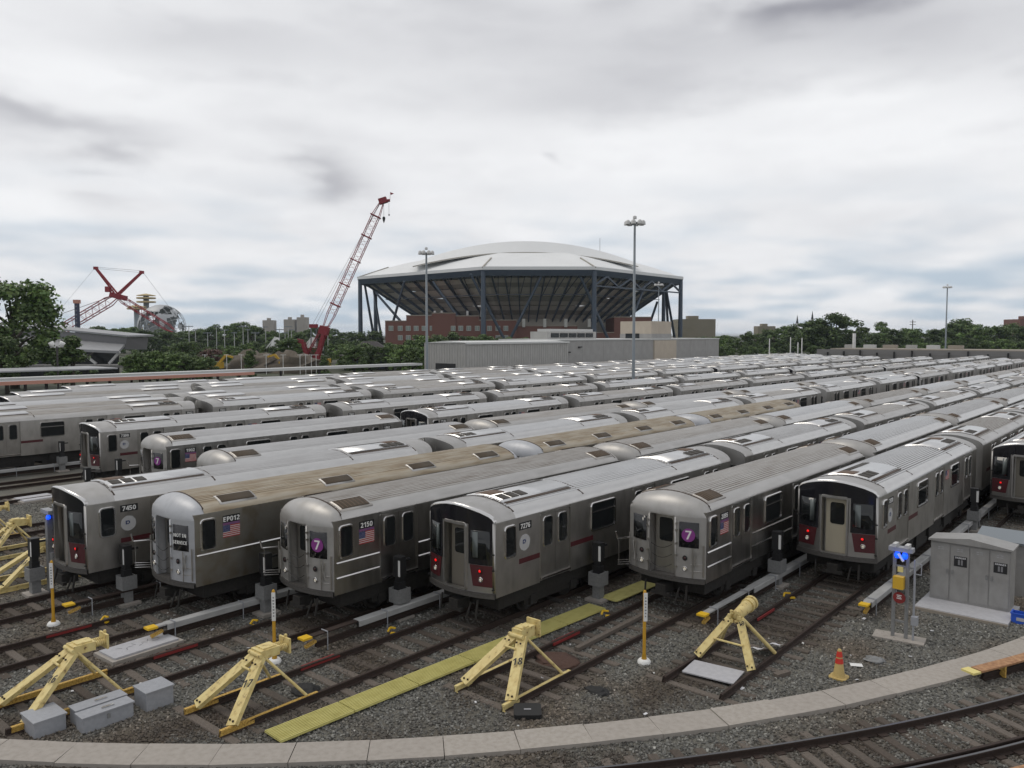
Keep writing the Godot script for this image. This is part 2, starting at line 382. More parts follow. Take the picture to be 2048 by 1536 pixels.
# ---------------------------------------------------------------- sky: a layer of cloud with a few darker and brighter masses, thinning to blue near the horizon
func sky() -> PanoramaSkyMaterial:
	var w := 2048
	var h := 1024
	var img := Image.create(w, h, false, Image.FORMAT_RGBF)
	img.fill(Color(0.30, 0.30, 0.29))
	var n1 := noise(3, 0.55, 5)
	var n2 := noise(7, 1.6, 4)
	var n3 := noise(9, 0.28, 3)
	# masses seen from the yard: [degrees left of the camera heading, degrees up, half width, half height, strength (below 0 darker)]
	var masses := [[-22.2, 20.7, 5.6, 2.0, -0.42], [-18.0, 20.1, 2.4, 1.4, -0.2], [-7.4, 21.8, 3.5, 1.2, -0.18], [2.2, 21.9, 4.3, 1.1, -0.12], [-6.1, 18.0, 11.7, 2.8, -0.13], [0.8, 20.2, 10.7, 2.1, -0.09], [20.7, 18.1, 8.3, 1.7, -0.12], [-4.4, 15.4, 8.2, 1.4, -0.12], [-28.0, 17.2, 6.3, 2.2, -0.15], [-14.5, 18.1, 6.9, 1.7, -0.08], [27.1, 15.4, 8.2, 1.4, 0.08], [-22.4, 14.9, 4.6, 1.3, 0.08], [-26.7, 11.9, 7.9, 1.9, 0.06], [-9.6, 12.8, 12.3, 2.1, 0.05], [30.6, 7.5, 3.7, 0.9, 0.08], [13.9, 7.1, 2.1, 0.6, 0.06], [12.9, 13.3, 10.4, 1.4, 0.03], [27.2, 12.3, 4.7, 0.9, -0.24], [30.4, 12.7, 2.5, 0.8, -0.12], [27.6, 10.1, 1.9, 0.3, -0.14], [25.7, 7.8, 1.9, 0.4, -0.11], [28.2, 6.6, 1.9, 0.3, -0.1], [11.9, 9.8, 2.6, 1.1, -0.36], [-3.6, 12.0, 0.6, 0.2, -0.2], [17.8, 10.5, 3.0, 0.7, -0.05]]
	for k in 46:   # the same kind of masses go on all round
		var az := 40.0 + 280.0 * rng.randf()
		masses.append([az, rng.randf_range(8, 60), rng.randf_range(4, 13), rng.randf_range(1.2, 4.5), rng.randf_range(-0.32, 0.1)])
	var clear := noise(17, 0.9, 4)
	var wisp := noise(23, 0.55, 6)
	wisp.fractal_gain = 0.56
	for y in h / 2 + 2:
		var el := PI * (0.5 - (y + 0.5) / h)
		var se := sin(maxf(el, 0.002))
		var eld := rad_to_deg(el)
		var near := []
		for m in masses:
			if absf(eld - m[1]) < m[3] * 2.6: near.append(m)
		var low := clampf(1.0 - eld / 11.0, 0.0, 1.0)
		for x in w:
			var az := TAU * (x + 0.5) / w
			var dx := sin(az)
			var dz := -cos(az)
			var p := Vector2(dx, dz) * (cos(el) / (se + 0.10))
			var a := n1.get_noise_2dv(p)
			var b := n2.get_noise_2dv(p)
			var wv := wisp.get_noise_3d(dx * 6.5, eld * 0.42, dz * 6.5)
			var puff := absf(wv)
			var v := 0.875 + a * 0.07 + b * 0.02 + (0.16 - puff) * 0.11 - clampf((eld - 15.0) / 30.0, 0.0, 1.0) * 0.13
			if near.size() > 0:
				# degrees left of the heading
				var left := -rad_to_deg(YAW) - rad_to_deg(atan2(dx, -dz))
				left = fposmod(left + 180.0, 360.0) - 180.0
				for m in near:
					var du := fposmod(left - m[0] + 180.0, 360.0) - 180.0
					if absf(du) > m[2] * 2.4: continue
					var e := pow((du + wv * 4.0) / m[2], 2.0) + pow((eld - m[1] + wv * 2.2 + a * 0.5) / m[3], 2.0)
					if e < 6.0: v += m[4] * exp(-e)
			v = clampf(v, 0.2, 0.95)
			var g := clampf(low * (0.34 + wv * 0.8 + clear.get_noise_2dv(p * Vector2(1.0, 1.0)) * 1.7 + n3.get_noise_2dv(p) * 0.5), 0.0, 1.0)
			var c := Color(v * 0.958, v * 0.968, v * 0.99 + (0.92 - v) * 0.06)
			c = c.lerp(Color(0.46, 0.56, 0.66), g * 0.85)
			img.set_pixel(x, y, c)
	var m := PanoramaSkyMaterial.new()
	m.panorama = ImageTexture.create_from_image(img)
	return m

# ---------------------------------------------------------------- subway cars
const ROOF := [Vector2(1.31, 3.07), Vector2(1.295, 3.13), Vector2(1.24, 3.215), Vector2(1.12, 3.30), Vector2(0.9, 3.39), Vector2(0.6, 3.465), Vector2(0.3, 3.515), Vector2(0.0, 3.53)]
func roof_y(x: float) -> float:
	x = absf(x)
	for k in ROOF.size() - 1:
		if x <= ROOF[k].x and x >= ROOF[k + 1].x:
			return lerpf(ROOF[k + 1].y, ROOF[k].y, (x - ROOF[k + 1].x) / (ROOF[k].x - ROOF[k + 1].x))
	return 3.07
func nose(x: float) -> float:
	return 0.30 * (1.0 - pow(absf(x) / HALF, 2.2))
func roof_section(ribs: bool) -> Array:
	var out := []
	for p in ROOF: if p.x > 1.06 and not ribs: out.append(p)
	if ribs:
		# raised ribs with a groove between each two
		for i in 20:
			var x := 0.95 - i * 0.1
			out.append(Vector2(x + 0.033, roof_y(x + 0.033) - 0.006))
			out.append(Vector2(x + 0.027, roof_y(x + 0.027) + 0.016))
			out.append(Vector2(x - 0.027, roof_y(x - 0.027) + 0.016))
			out.append(Vector2(x - 0.033, roof_y(x - 0.033) - 0.006))
		return out
	else:
		for i in 17:
			var x := 1.0 - i * 0.125
			out.append(Vector2(x, roof_y(x)))
	for k in range(ROOF.size() - 1, -1, -1): if ROOF[k].x > 1.06: out.append(Vector2(-ROOF[k].x, ROOF[k].y))
	return out
# a length of roof; z0 and z1 are distances back from the front corner, curved: the front edge follows the nose
func roof_length(z0: float, z1: float, ribs: bool, curved0 := false, curved1 := false, lift := 0.0) -> ArrayMesh:
	var st := S(not ribs)
	var sec := roof_section(ribs)
	for k in sec.size() - 1:
		var a: Vector2 = sec[k]
		var b: Vector2 = sec[k + 1]
		var fa := nose(a.x) if curved0 else -z0
		var fb := nose(b.x) if curved0 else -z0
		var ra := -z1 - nose(a.x) if curved1 else -z1
		var rb := -z1 - nose(b.x) if curved1 else -z1
		q4(st, Vector3(a.x, a.y + lift, fa), Vector3(b.x, b.y + lift, fb), Vector3(b.x, b.y + lift, rb), Vector3(a.x, a.y + lift, ra))
	return done(st)
# a band across the roof, standing a little proud of it
func roof_band(z0: float, z1: float, x0: float, x1: float, lift: float, n := 12) -> ArrayMesh:
	var st := S(true)
	var l := Vector3(0, lift, 0)
	for i in n:
		var xa := lerpf(x0, x1, float(i) / n)
		var xb := lerpf(x0, x1, float(i + 1) / n)
		var pa := Vector3(xa, roof_y(xa), 0)
		var pb := Vector3(xb, roof_y(xb), 0)
		q4(st, pb + l - Vector3(0, 0, z0), pa + l - Vector3(0, 0, z0), pa + l - Vector3(0, 0, z1), pb + l - Vector3(0, 0, z1))
		q4(st, pa + l - Vector3(0, 0, z0), pb + l - Vector3(0, 0, z0), pb - Vector3(0, 0.02, z0), pa - Vector3(0, 0.02, z0))
		q4(st, pb + l - Vector3(0, 0, z1), pa + l - Vector3(0, 0, z1), pa - Vector3(0, 0.02, z1), pb - Vector3(0, 0.02, z1))
	for e in [x0, x1]:
		var p := Vector3(e, roof_y(e), 0)
		q4(st, p + l - Vector3(0, 0, z0), p + l - Vector3(0, 0, z1), p - Vector3(0, 0.02, z1), p - Vector3(0, 0.02, z0))
	return done(st)
# a sheet that follows the curve of the car's end; y runs from y0(x) to y1(x)
func end_sheet(x0: float, x1: float, y0: float, y1: float, off: float, to_roof := false, lean := 0.0) -> ArrayMesh:
	var st := S(true)
	var n := maxi(2, int(absf(x1 - x0) / 0.11))
	for i in n:
		var xa := lerpf(x0, x1, float(i) / n)
		var xb := lerpf(x0, x1, float(i + 1) / n)
		var ta := roof_y(xa) - 0.01 if to_roof else y1
		var tb2 := roof_y(xb) - 0.01 if to_roof else y1
		var a := Vector3(xa, y0, nose(xa) + off)
		var b := Vector3(xb, y0, nose(xb) + off)
		var c := Vector3(xb, tb2, nose(xb) + off - lean)
		var d := Vector3(xa, ta, nose(xa) + off - lean)
		q4(st, d, c, b, a)
		if off > 0.0:
			q4(st, d - Vector3(0, 0, off), c - Vector3(0, 0, off), c, d)
			q4(st, a, b, b - Vector3(0, 0, off), a - Vector3(0, 0, off))
	if off > 0.0:
		for e in [x0, x1]:
			q4(st, Vector3(e, y0, nose(e) + off), Vector3(e, y1, nose(e) + off - lean), Vector3(e, y1, nose(e)), Vector3(e, y0, nose(e)))
	return done(st)
func taper_sheet(x0: float, x1: float, inset: float, y0: float, y1: float, off: float) -> ArrayMesh:
	var st := S(true)
	var n := 6
	for i in n:
		var ta := float(i) / n
		var tb2 := float(i + 1) / n
		var d := Vector3(lerpf(x0, x1, ta), y1, 0)
		var c := Vector3(lerpf(x0, x1, tb2), y1, 0)
		var s := signf(x0 + x1)
		var lo0 := x0 + (inset if s > 0 else 0.0)
		var lo1 := x1 - (inset if s < 0 else 0.0)
		var a := Vector3(lerpf(lo0, lo1, ta), y0, 0)
		var b := Vector3(lerpf(lo0, lo1, tb2), y0, 0)
		for v in [d, c, b, a, c]: pass
		d.z = nose(d.x) + off; c.z = nose(c.x) + off; a.z = nose(a.x) + off; b.z = nose(b.x) + off
		q4(st, d, c, b, a)
	return done(st)
# the wall at the end of a car, with an opening for the end door
func end_wall(y1: float, to_roof: bool) -> ArrayMesh:
	var st := S(true)
	for side in [-1.0, 1.0]:
		var n := 9
		for i in n:
			var xa: float = side * lerpf(0.40, HALF, float(i) / n)
			var xb: float = side * lerpf(0.40, HALF, float(i + 1) / n)
			var ya := roof_y(xa) - 0.004 if to_roof else y1
			var yb := roof_y(xb) - 0.004 if to_roof else y1
			q4(st, Vector3(xa, ya, nose(xa)), Vector3(xb, yb, nose(xb)), Vector3(xb, BOTTOM + 0.1, nose(xb)), Vector3(xa, BOTTOM + 0.1, nose(xa)))
	for i in 8:
		var xa := lerpf(-0.4, 0.4, i / 8.0)
		var xb := lerpf(-0.4, 0.4, (i + 1) / 8.0)
		var ya := roof_y(xa) - 0.004 if to_roof else y1
		var yb := roof_y(xb) - 0.004 if to_roof else y1
		q4(st, Vector3(xa, ya, nose(xa)), Vector3(xb, yb, nose(xb)), Vector3(xb, 2.93, nose(xb)), Vector3(xa, 2.93, nose(xa)))
	for side in [-1.0, 1.0]:
		var x: float = side * 0.4
		q4(st, Vector3(x, 2.93, nose(x)), Vector3(x, 2.93, 0.02), Vector3(x, BOTTOM + 0.1, 0.02), Vector3(x, BOTTOM + 0.1, nose(x)))
	q4(st, Vector3(-0.4, 2.93, 0.28), Vector3(0.4, 2.93, 0.28), Vector3(0.4, 2.93, 0.02), Vector3(-0.4, 2.93, 0.02))
	return done(st)
# the rounded hood of the older cars, from the head of the end wall back up to the roof
func hood() -> ArrayMesh:
	var st := S(true)
	var nx := 22
	var ny := 9
	var grid := []
	for i in nx + 1:
		var x := lerpf(-HALF, HALF, float(i) / nx)
		var col := []
		var yt := roof_y(x) + 0.006
		var yb := minf(2.9 + 0.0 * x, yt - 0.02)
		for k in ny + 1:
			var t := float(k) / ny * PI * 0.5
			col.append(Vector3(x, yb + (yt - yb) * sin(t), lerpf(-0.32, nose(x), cos(t))))
		grid.append(col)
	for i in nx:
		for k in ny: q4(st, grid[i][k + 1], grid[i + 1][k + 1], grid[i + 1][k], grid[i][k])
	return done(st)
func anticlimber() -> ArrayMesh:
	var st := S()
	for s in [[BOTTOM - 0.02, BOTTOM + 0.1, 0.05], [BOTTOM + 0.105, BOTTOM + 0.13, 0.035]]:
		var n := 14
		for i in n:
			var xa := lerpf(-HALF, HALF, float(i) / n)
			var xb := lerpf(-HALF, HALF, float(i + 1) / n)
			var a := Vector3(xa, s[1], nose(xa) + s[2])
			var b := Vector3(xb, s[1], nose(xb) + s[2])
			q4(st, a, b, Vector3(xb, s[0], b.z), Vector3(xa, s[0], a.z))
			q4(st, Vector3(xa, s[1], -0.1), Vector3(xb, s[1], -0.1), b, a)
			q4(st, Vector3(xa, s[0], a.z), Vector3(xb, s[0], b.z), Vector3(xb, s[0], -0.1), Vector3(xa, s[0], -0.1))
	return done(st)
func cove_strip(z0: float, z1: float) -> ArrayMesh:
	# the smooth strips between the eaves and the ribs, on both sides
	var st := S(true)
	var sec := []
	for p in ROOF: if p.x > 1.06: sec.append(p)
	sec.append(Vector2(0.985, roof_y(0.985) + 0.001))
	for s in [1.0, -1.0]:
		for k in sec.size() - 1:
			var a: Vector2 = sec[k]
			var b: Vector2 = sec[k + 1]
			q4(st, Vector3(a.x * s, a.y, -z0), Vector3(b.x * s, b.y, -z0), Vector3(b.x * s, b.y, -z1), Vector3(a.x * s, a.y, -z1))
	return done(st)
func wheel_mesh() -> ArrayMesh:
	return lathe([Vector2(0.0, -0.06), Vector2(0.3, -0.06), Vector2(0.42, -0.05), Vector2(0.43, 0.05), Vector2(0.46, 0.055), Vector2(0.46, 0.085), Vector2(0.38, 0.085), Vector2(0.34, 0.03), Vector2(0.0, 0.03)], 20)
func car_meshes() -> void:
	K.core = done(car_core())
	K.roof_ribbed = roof_length(0.85, CAR_LEN - 0.85, true)
	K.deck = roof_band(0.9, CAR_LEN - 0.9, -1.0, 1.0, -0.002, 20)
	K.deck_old = roof_band(0.3, CAR_LEN - 0.3, -1.0, 1.0, -0.002, 20)
	K.cove = cove_strip(0.85, CAR_LEN - 0.85)
	K.cove_old = cove_strip(0.30, CAR_LEN - 0.30)
	K.roof_front = roof_length(0, 0.85, false, true)
	K.roof_rear = roof_length(CAR_LEN - 0.85, CAR_LEN, false, false, true)
	K.roof_old = roof_length(0.30, CAR_LEN - 0.30, true)
	K.roof_plain = roof_length(0, CAR_LEN, false, true, true)
	K.roof_rim = roof_band(0.86, 0.91, -1.2, 1.2, 0.016)
	K.seam_ring = roof_band(0.29, 0.325, -1.25, 1.25, 0.022)
	K.ac = roof_band(0.95, 4.15, -0.72, 0.72, 0.045, 16)
	K.ac_slot = roof_band(0.98, 4.1, 0.76, 0.87, 0.03)
	K.ac_slot_far = roof_band(1.5, 4.0, -0.45, -0.2, 0.058)
	K.ac_mesh = roof_band(1.02, 1.68, -0.42, 0.16, 0.062)
	K.ac_grille = roof_band(0, 0.32, 0.30, 0.66, 0.066)
	K.vent = roof_band(0, 1.0, 0.66, 1.12, 0.05)
	K.vent_frame = roof_band(-0.08, 1.08, 0.60, 1.17, 0.035)
	K.louvre = roof_band(0, 0.02, 0.67, 1.11, 0.058)
	K.vent_long = roof_band(0, 1.1, 0.84, 1.17, 0.045)
	K.vent_long_frame = roof_band(-0.06, 1.16, 0.79, 1.21, 0.03)
	K.hood = hood()
	K.wall_new = end_wall(0, true)
	K.wall_old = end_wall(2.91, false)
	K.climber = anticlimber()
	K.wheel = wheel_mesh()
	K.window = ring(1.44, 0.95, 0.13, 0.055, 0.045)
	K.window_pane = plate(1.34, 0.85, 0.09, 0.008)
	K.window_bar = box(Vector3(1.34, 0.035, 0.018))
	K.cab_window = ring(0.52, 0.96, 0.13, 0.055, 0.045)
	K.cab_pane = plate(0.42, 0.86, 0.09, 0.008)
	K.leaf = plate(0.72, 1.87, 0.02, 0.022)
	K.leaf_window = ring(0.48, 0.93, 0.13, 0.04, 0.028)
	K.leaf_pane = plate(0.41, 0.86, 0.11, 0.008)
	K.door_surround = ring(1.53, 1.95, 0.07, 0.03, 0.05)
	K.sill = box(Vector3(1.46, 0.05, 0.07))
	K.plate_no = plate(0.56, 0.22, 0.02, 0.004)
	K.end_door = plate(0.74, 1.84, 0.04, 0.02)
	K.end_pane = plate(0.46, 0.72, 0.08, 0.008)
	K.end_frame = ring(0.96, 2.0, 0.13, 0.085, 0.11)
	K.lamp_rim = lathe([Vector2(0.0, 0.0), Vector2(0.05, 0.0), Vector2(0.072, 0.025), Vector2(0.08, 0.0)], 16)
	K.lamp = lathe([Vector2(0.0, 0.022), Vector2(0.028, 0.017), Vector2(0.042, 0.0)], 14)
	var st := S()
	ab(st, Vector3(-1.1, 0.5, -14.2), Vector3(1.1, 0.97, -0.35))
	ab(st, Vector3(-1.14, 0.3, -9.9), Vector3(1.14, 0.5, -4.7))  # low block between the bogies, added to block light under the car
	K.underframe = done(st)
	st = S()
	for b in [[-5.1, 1.2, 0.34], [-6.9, 1.6, 0.3], [-9.3, 1.3, 0.42]]: ab(st, Vector3(-1.2, b[2], b[0] - b[1]), Vector3(1.2, 0.94, b[0]))
	K.gear = done(st)
	st = S()
	ab(st, Vector3(-1.05, 0.32, -1.35), Vector3(-0.9, 0.6, 1.35))
	ab(st, Vector3(0.9, 0.32, -1.35), Vector3(1.05, 0.6, 1.35))
	ab(st, Vector3(-1.0, 0.4, -0.3), Vector3(1.0, 0.7, 0.3))
	for z in [-1.0, 1.0]:
		tb(st, Vector3(-1.0, 0.43, z), Vector3(1.0, 0.43, z), 0.08)
		bx(st, Vector3(1.08, 0.43, z), Vector3(0.1, 0.3, 0.3))
	bx(st, Vector3(1.22, 0.16, 0), Vector3(0.4, 0.06, 0.22))
	K.bogie = done(st)
	st = S()
	bx(st, Vector3(0, 0.62, 0.12), Vector3(0.34, 0.3, 0.5))
	bx(st, Vector3(0, 0.5, 0.32), Vector3(0.62, 0.1, 0.12))
	tb(st, Vector3(0.55, 0.75, 0.2), Vector3(0.5, 0.3, 0.36), 0.03)
	tb(st, Vector3(0.8, 0.85, 0.2), Vector3(0.82, 0.36, 0.3), 0.035)
	tb(st, Vector3(-0.6, 0.8, 0.2), Vector3(-0.55, 0.34, 0.34), 0.03)
	K.coupler = done(st)
	K.flag = flag_mesh(0.6, 0.36)
	K.flag_small = flag_mesh(0.56, 0.36)
	K.roundel = lathe([Vector2(0, 0.006), Vector2(0.24, 0.006), Vector2(0.24, 0)], 28, false)
	K.disc7 = lathe([Vector2(0, 0.006), Vector2(0.2, 0.006), Vector2(0.2, 0)], 28, false)
func flag_mesh(w: float, h: float) -> ArrayMesh:
	var st := S()
	var c := [Vector2(0, 0), Vector2(1, 0), Vector2(1, 1), Vector2(0, 1)]
	for k in [0, 1, 2, 0, 2, 3]:
		st.set_uv(c[k])
		st.add_vertex(Vector3((c[k].x - 0.5) * w, (0.5 - c[k].y) * h, 0.004))
	return done(st)
func car_core() -> SurfaceTool:
	var st := S()
	ab(st, Vector3(-1.27, BOTTOM + 0.02, -CAR_LEN), Vector3(1.27, EAVE, 0.0))
	return st
func panel(parent: Node3D, z0: float, z1: float, m: Material) -> void:
	# one sheet of the car's side skin, between two doors
	var st := S()
	ab(st, Vector3(1.272, BOTTOM, -z1), Vector3(HALF, EAVE + 0.004, -z0))
	part(parent, "side_panel", done(st), m)
func lamp(parent: Node3D, x: float, y: float, m: Material, called: String, off := 0.008) -> void:
	var b := Basis(Vector3.RIGHT, Vector3(0, 0, 1), Vector3(0, -1, 0))
	var o := part(parent, called, K.lamp_rim, M.rubber if m == M.lens_dark or m == M.red_lamp else M.bright_steel, Vector3(x, y, nose(x) + off), b)
	part(o, "lens", K.lamp, m, Vector3(0, 0.012, 0))
func on_side(parent: Node3D, called: String, mesh: Mesh, m: Material, z: float, y: float, off := 0.0) -> MeshInstance3D:
	return part(parent, called, mesh, m, Vector3(HALF + off, y, -z), SIDE)
func side_fit(c: Node3D, doors: Array, windows: Array, fine: bool, frame: Material, door_m: Material) -> void:
	for d in doors:
		for k in 2:
			var leaf := part(c, "door", K.leaf, door_m, Vector3(1.276, 2.03, -d + (0.366 if k == 0 else -0.366)), SIDE)
			if fine: part(leaf, "window_frame", K.leaf_window, frame, Vector3(0.0, 0.41, 0.02))
			part(leaf, "pane", K.leaf_pane, M.glass, Vector3(0.0, 0.41, 0.02))
		if fine:
			part(c, "door_surround", K.door_surround, door_m, Vector3(1.272, 2.05, -d), SIDE)
			on_side(c, "door_sill", K.sill, frame, d, 1.07, 0.01)
	for z in windows:
		var w := on_side(c, "window", K.window, frame, z, 2.45)
		part(w, "pane", K.window_pane, M.glass, Vector3(0, 0, 0.002))
		if fine: part(w, "rail", K.window_bar, frame, Vector3(0, 0.16, 0.016))
func running_gear(c: Node3D, fine: bool) -> void:
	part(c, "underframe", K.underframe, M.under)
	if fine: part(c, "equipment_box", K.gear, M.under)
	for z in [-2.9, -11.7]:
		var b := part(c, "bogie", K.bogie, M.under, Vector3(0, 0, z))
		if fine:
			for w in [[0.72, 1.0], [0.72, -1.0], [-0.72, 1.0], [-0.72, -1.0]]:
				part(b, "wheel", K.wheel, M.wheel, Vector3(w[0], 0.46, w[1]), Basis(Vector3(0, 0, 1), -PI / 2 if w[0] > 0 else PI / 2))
func air_units(c: Node3D, detail: int) -> void:
	for e in 2:
		var b := Basis() if e == 0 else Basis(Vector3.UP, PI)
		var at := Vector3.ZERO if e == 0 else Vector3(0, 0, -CAR_LEN)
		var o := part(c, "air_conditioner", K.ac, M.ac_steel, at, b)
		if e == 1: b = Basis(Vector3(-1, 0, 0), Vector3.UP, Vector3(0, 0, 1))
		else: b = Basis()
		# fittings keep to the same side of the car at both ends
		part(o, "slot", K.ac_slot, M.seam, Vector3.ZERO, b)
		if detail > 0:
			part(o, "slot", K.ac_slot_far, M.grille, Vector3.ZERO, b)
			part(o, "mesh_panel", K.ac_mesh, M.mesh_rust, Vector3.ZERO, b)
			for k in 3: part(o, "grille", K.ac_grille, M.grille, Vector3(0, 0, -1.06 - k * 0.4), b)
			part(c, "roof_seam", K.roof_rim, M.seam, at, Basis() if e == 0 else Basis(Vector3.UP, PI))
			part(c, "roof_seam", K.roof_rim, M.seam, at + Vector3(0, 0, -3.42 if e == 0 else 3.42), Basis() if e == 0 else Basis(Vector3.UP, PI))
func far_end(c: Node3D, wall: Mesh, m: Material) -> void:
	part(c, "end_wall", wall, m, Vector3(0, 0, -CAR_LEN), Basis(Vector3.UP, PI))
func new_car(cab: bool, detail: int, roof: Material) -> Node3D:
	# detail 2: near, 1: middle distance, 0: only its roof and upper side can be seen
	var c := Node3D.new()
	c.set_meta("base", "subway_car")
	c.set_meta("category", "subway car")
	part(c, "body", K.core, M.steel)
	var rf := part(c, "roof", K.deck, M.groove)
	part(rf, "ribs", K.roof_ribbed, roof)
	part(rf, "cove", K.cove, M.cove)
	part(c, "roof_end", K.roof_front, M.steel_plain)
	part(c, "roof_end", K.roof_rear, M.steel_plain)
	air_units(c, mini(detail, 1))
	var cuts := [[0.0, 1.965], [3.465, 7.075], [8.565, 12.185], [13.615, CAR_LEN]]
	for k in cuts: panel(c, k[0], k[1], M.steel)
	running_gear(c, detail > 1)
	if detail > 0:
		side_fit(c, [2.715, 7.82, 12.9], [5.26, 10.35], detail > 1, M.bright_steel, M.door_steel)
		on_side(c, "flag", K.flag, M.flag, 9.08, 2.62)
	if detail > 1 or cab:
		for s in [[1.0, 1.95], [3.47, 4.7]]:
			var st := S()
			ab(st, Vector3(-(s[1] - s[0]) * 0.5, -0.075, 0), Vector3((s[1] - s[0]) * 0.5, 0.075, 0.003))
			on_side(c, "stripe", done(st), M.maroon, (s[0] + s[1]) * 0.5, 1.79)
	if cab:
		cab_end(c, detail)
	else:
		part(c, "end_wall", K.wall_new, M.steel_plain)
		part(c, "end_door", K.end_door, M.door_steel, Vector3(0, 2.0, 0.03))
		if detail > 0:
			part(c, "end_window", plate(0.42, 0.7, 0.08, 0.008), M.glass, Vector3(0.8, 2.35, nose(0.8) + 0.004), Basis(Vector3.UP, 0.28))
	far_end(c, K.wall_new, M.steel_plain)
	return c
func cab_end(c: Node3D, detail: int) -> void:
	part(c, "end_wall", K.wall_new, M.steel_plain)
	part(c, "bumper", K.climber, M.bumper_dark)
	var mk := part(c, "mask", done(mask_shape()), M.mask)
	tag(mk, "glossy black mask round the cab windows", "")
	part(c, "end_frame", K.end_frame, M.steel_plain, Vector3(0, 2.05, 0.21))
	var d := part(c, "end_door", K.end_door, M.dull_door, Vector3(0.04, 1.99, 0.06))
	part(d, "pane", K.end_pane, M.glass, Vector3(0, 0.42, 0.02))
	for s in [-1.0, 1.0]:
		part(c, "windscreen", end_sheet(s * 0.6, s * 1.16, 2.04, 2.84, 0.022), M.glass)
		var ws: float = s * 0.66
		var pl := part(c, "lamp_panel", taper_sheet(minf(s * 0.56, s * 1.24), maxf(s * 0.56, s * 1.24), 0.1, 1.26, 1.865, 0.014), M.maroon)
		lamp(pl, s * 0.88, 1.70, M.red_lamp, "tail_light", 0.016)
		lamp(pl, s * 0.9, 1.46, M.headlight_glint, "headlight", 0.016)
		part(c, "corner_post", end_sheet(s * 1.235, s * 1.305, 1.1, 3.06, 0.02), M.steel_plain)
		if detail > 1:
			part(c, "blind", end_sheet(ws, ws + s * 0.16, 2.08, 2.8, 0.026), M.glass_grey)
			for y in [1.2, 1.75, 2.2]: part(c, "grab_handle", box(Vector3(0.07, 0.035, 0.05)), M.rubber, Vector3(s * 1.27, y, nose(1.27) + 0.05))
	part(c, "roof_rim", done(rim_shape()), M.bright_steel)
	part(c, "coupler", K.coupler, M.under)
	var w := on_side(c, "cab_window", K.cab_window, M.bright_steel, 0.6, 2.45)
	part(w, "pane", K.cab_pane, M.glass, Vector3(0, 0, 0.002))
	var r := part(c, "roundel", K.roundel, M.decal, Vector3(HALF, 2.31, -1.25), Basis(Vector3(0, 0, 1), -PI / 2))
	if detail > 1:
		var st := S()
		ab(st, Vector3(-0.09, -0.03, 0), Vector3(-0.055, 0.09, 0.003))
		ab(st, Vector3(-0.055, 0.055, 0), Vector3(0.01, 0.09, 0.003))
		ab(st, Vector3(0.01, -0.005, 0), Vector3(0.045, 0.075, 0.003))
		ab(st, Vector3(-0.055, -0.03, 0), Vector3(0.01, 0.0, 0.003))
		part(r, "emblem", done(st), M.decal_blue, Vector3(0, 0.008, 0), Basis(Vector3(0, 0, 1), PI / 2) * SIDE)
func mask_shape() -> SurfaceTool:
	# the black field above the lower front, on both sides of the door and over it
	var st := S(true)
	for i in 24:
		var xa := lerpf(-1.24, 1.24, i / 24.0)
		var xb := lerpf(-1.24, 1.24, (i + 1) / 24.0)
		var lo := 1.875 if minf(absf(xa), absf(xb)) > 0.42 else 3.0
		var off := 0.012
		q4(st, Vector3(xa, roof_y(xa) - 0.02, nose(xa) + off), Vector3(xb, roof_y(xb) - 0.02, nose(xb) + off), Vector3(xb, lo, nose(xb) + off), Vector3(xa, lo, nose(xa) + off))
	return st
func rim_shape() -> SurfaceTool:
	var st := S(true)
	for i in 30:
		var xa := lerpf(-1.3, 1.3, i / 30.0)
		var xb := lerpf(-1.3, 1.3, (i + 1) / 30.0)
		var a := Vector3(xa, roof_y(xa), nose(xa))
		var b := Vector3(xb, roof_y(xb), nose(xb))
		var u := Vector3(0, 0.014, 0.03)
		q4(st, a + Vector3(0, 0.016, -0.06), b + Vector3(0, 0.016, -0.06), b + u, a + u)
		q4(st, a + u, b + u, b + Vector3(0, -0.05, 0.03), a + Vector3(0, -0.05, 0.03))
	return st
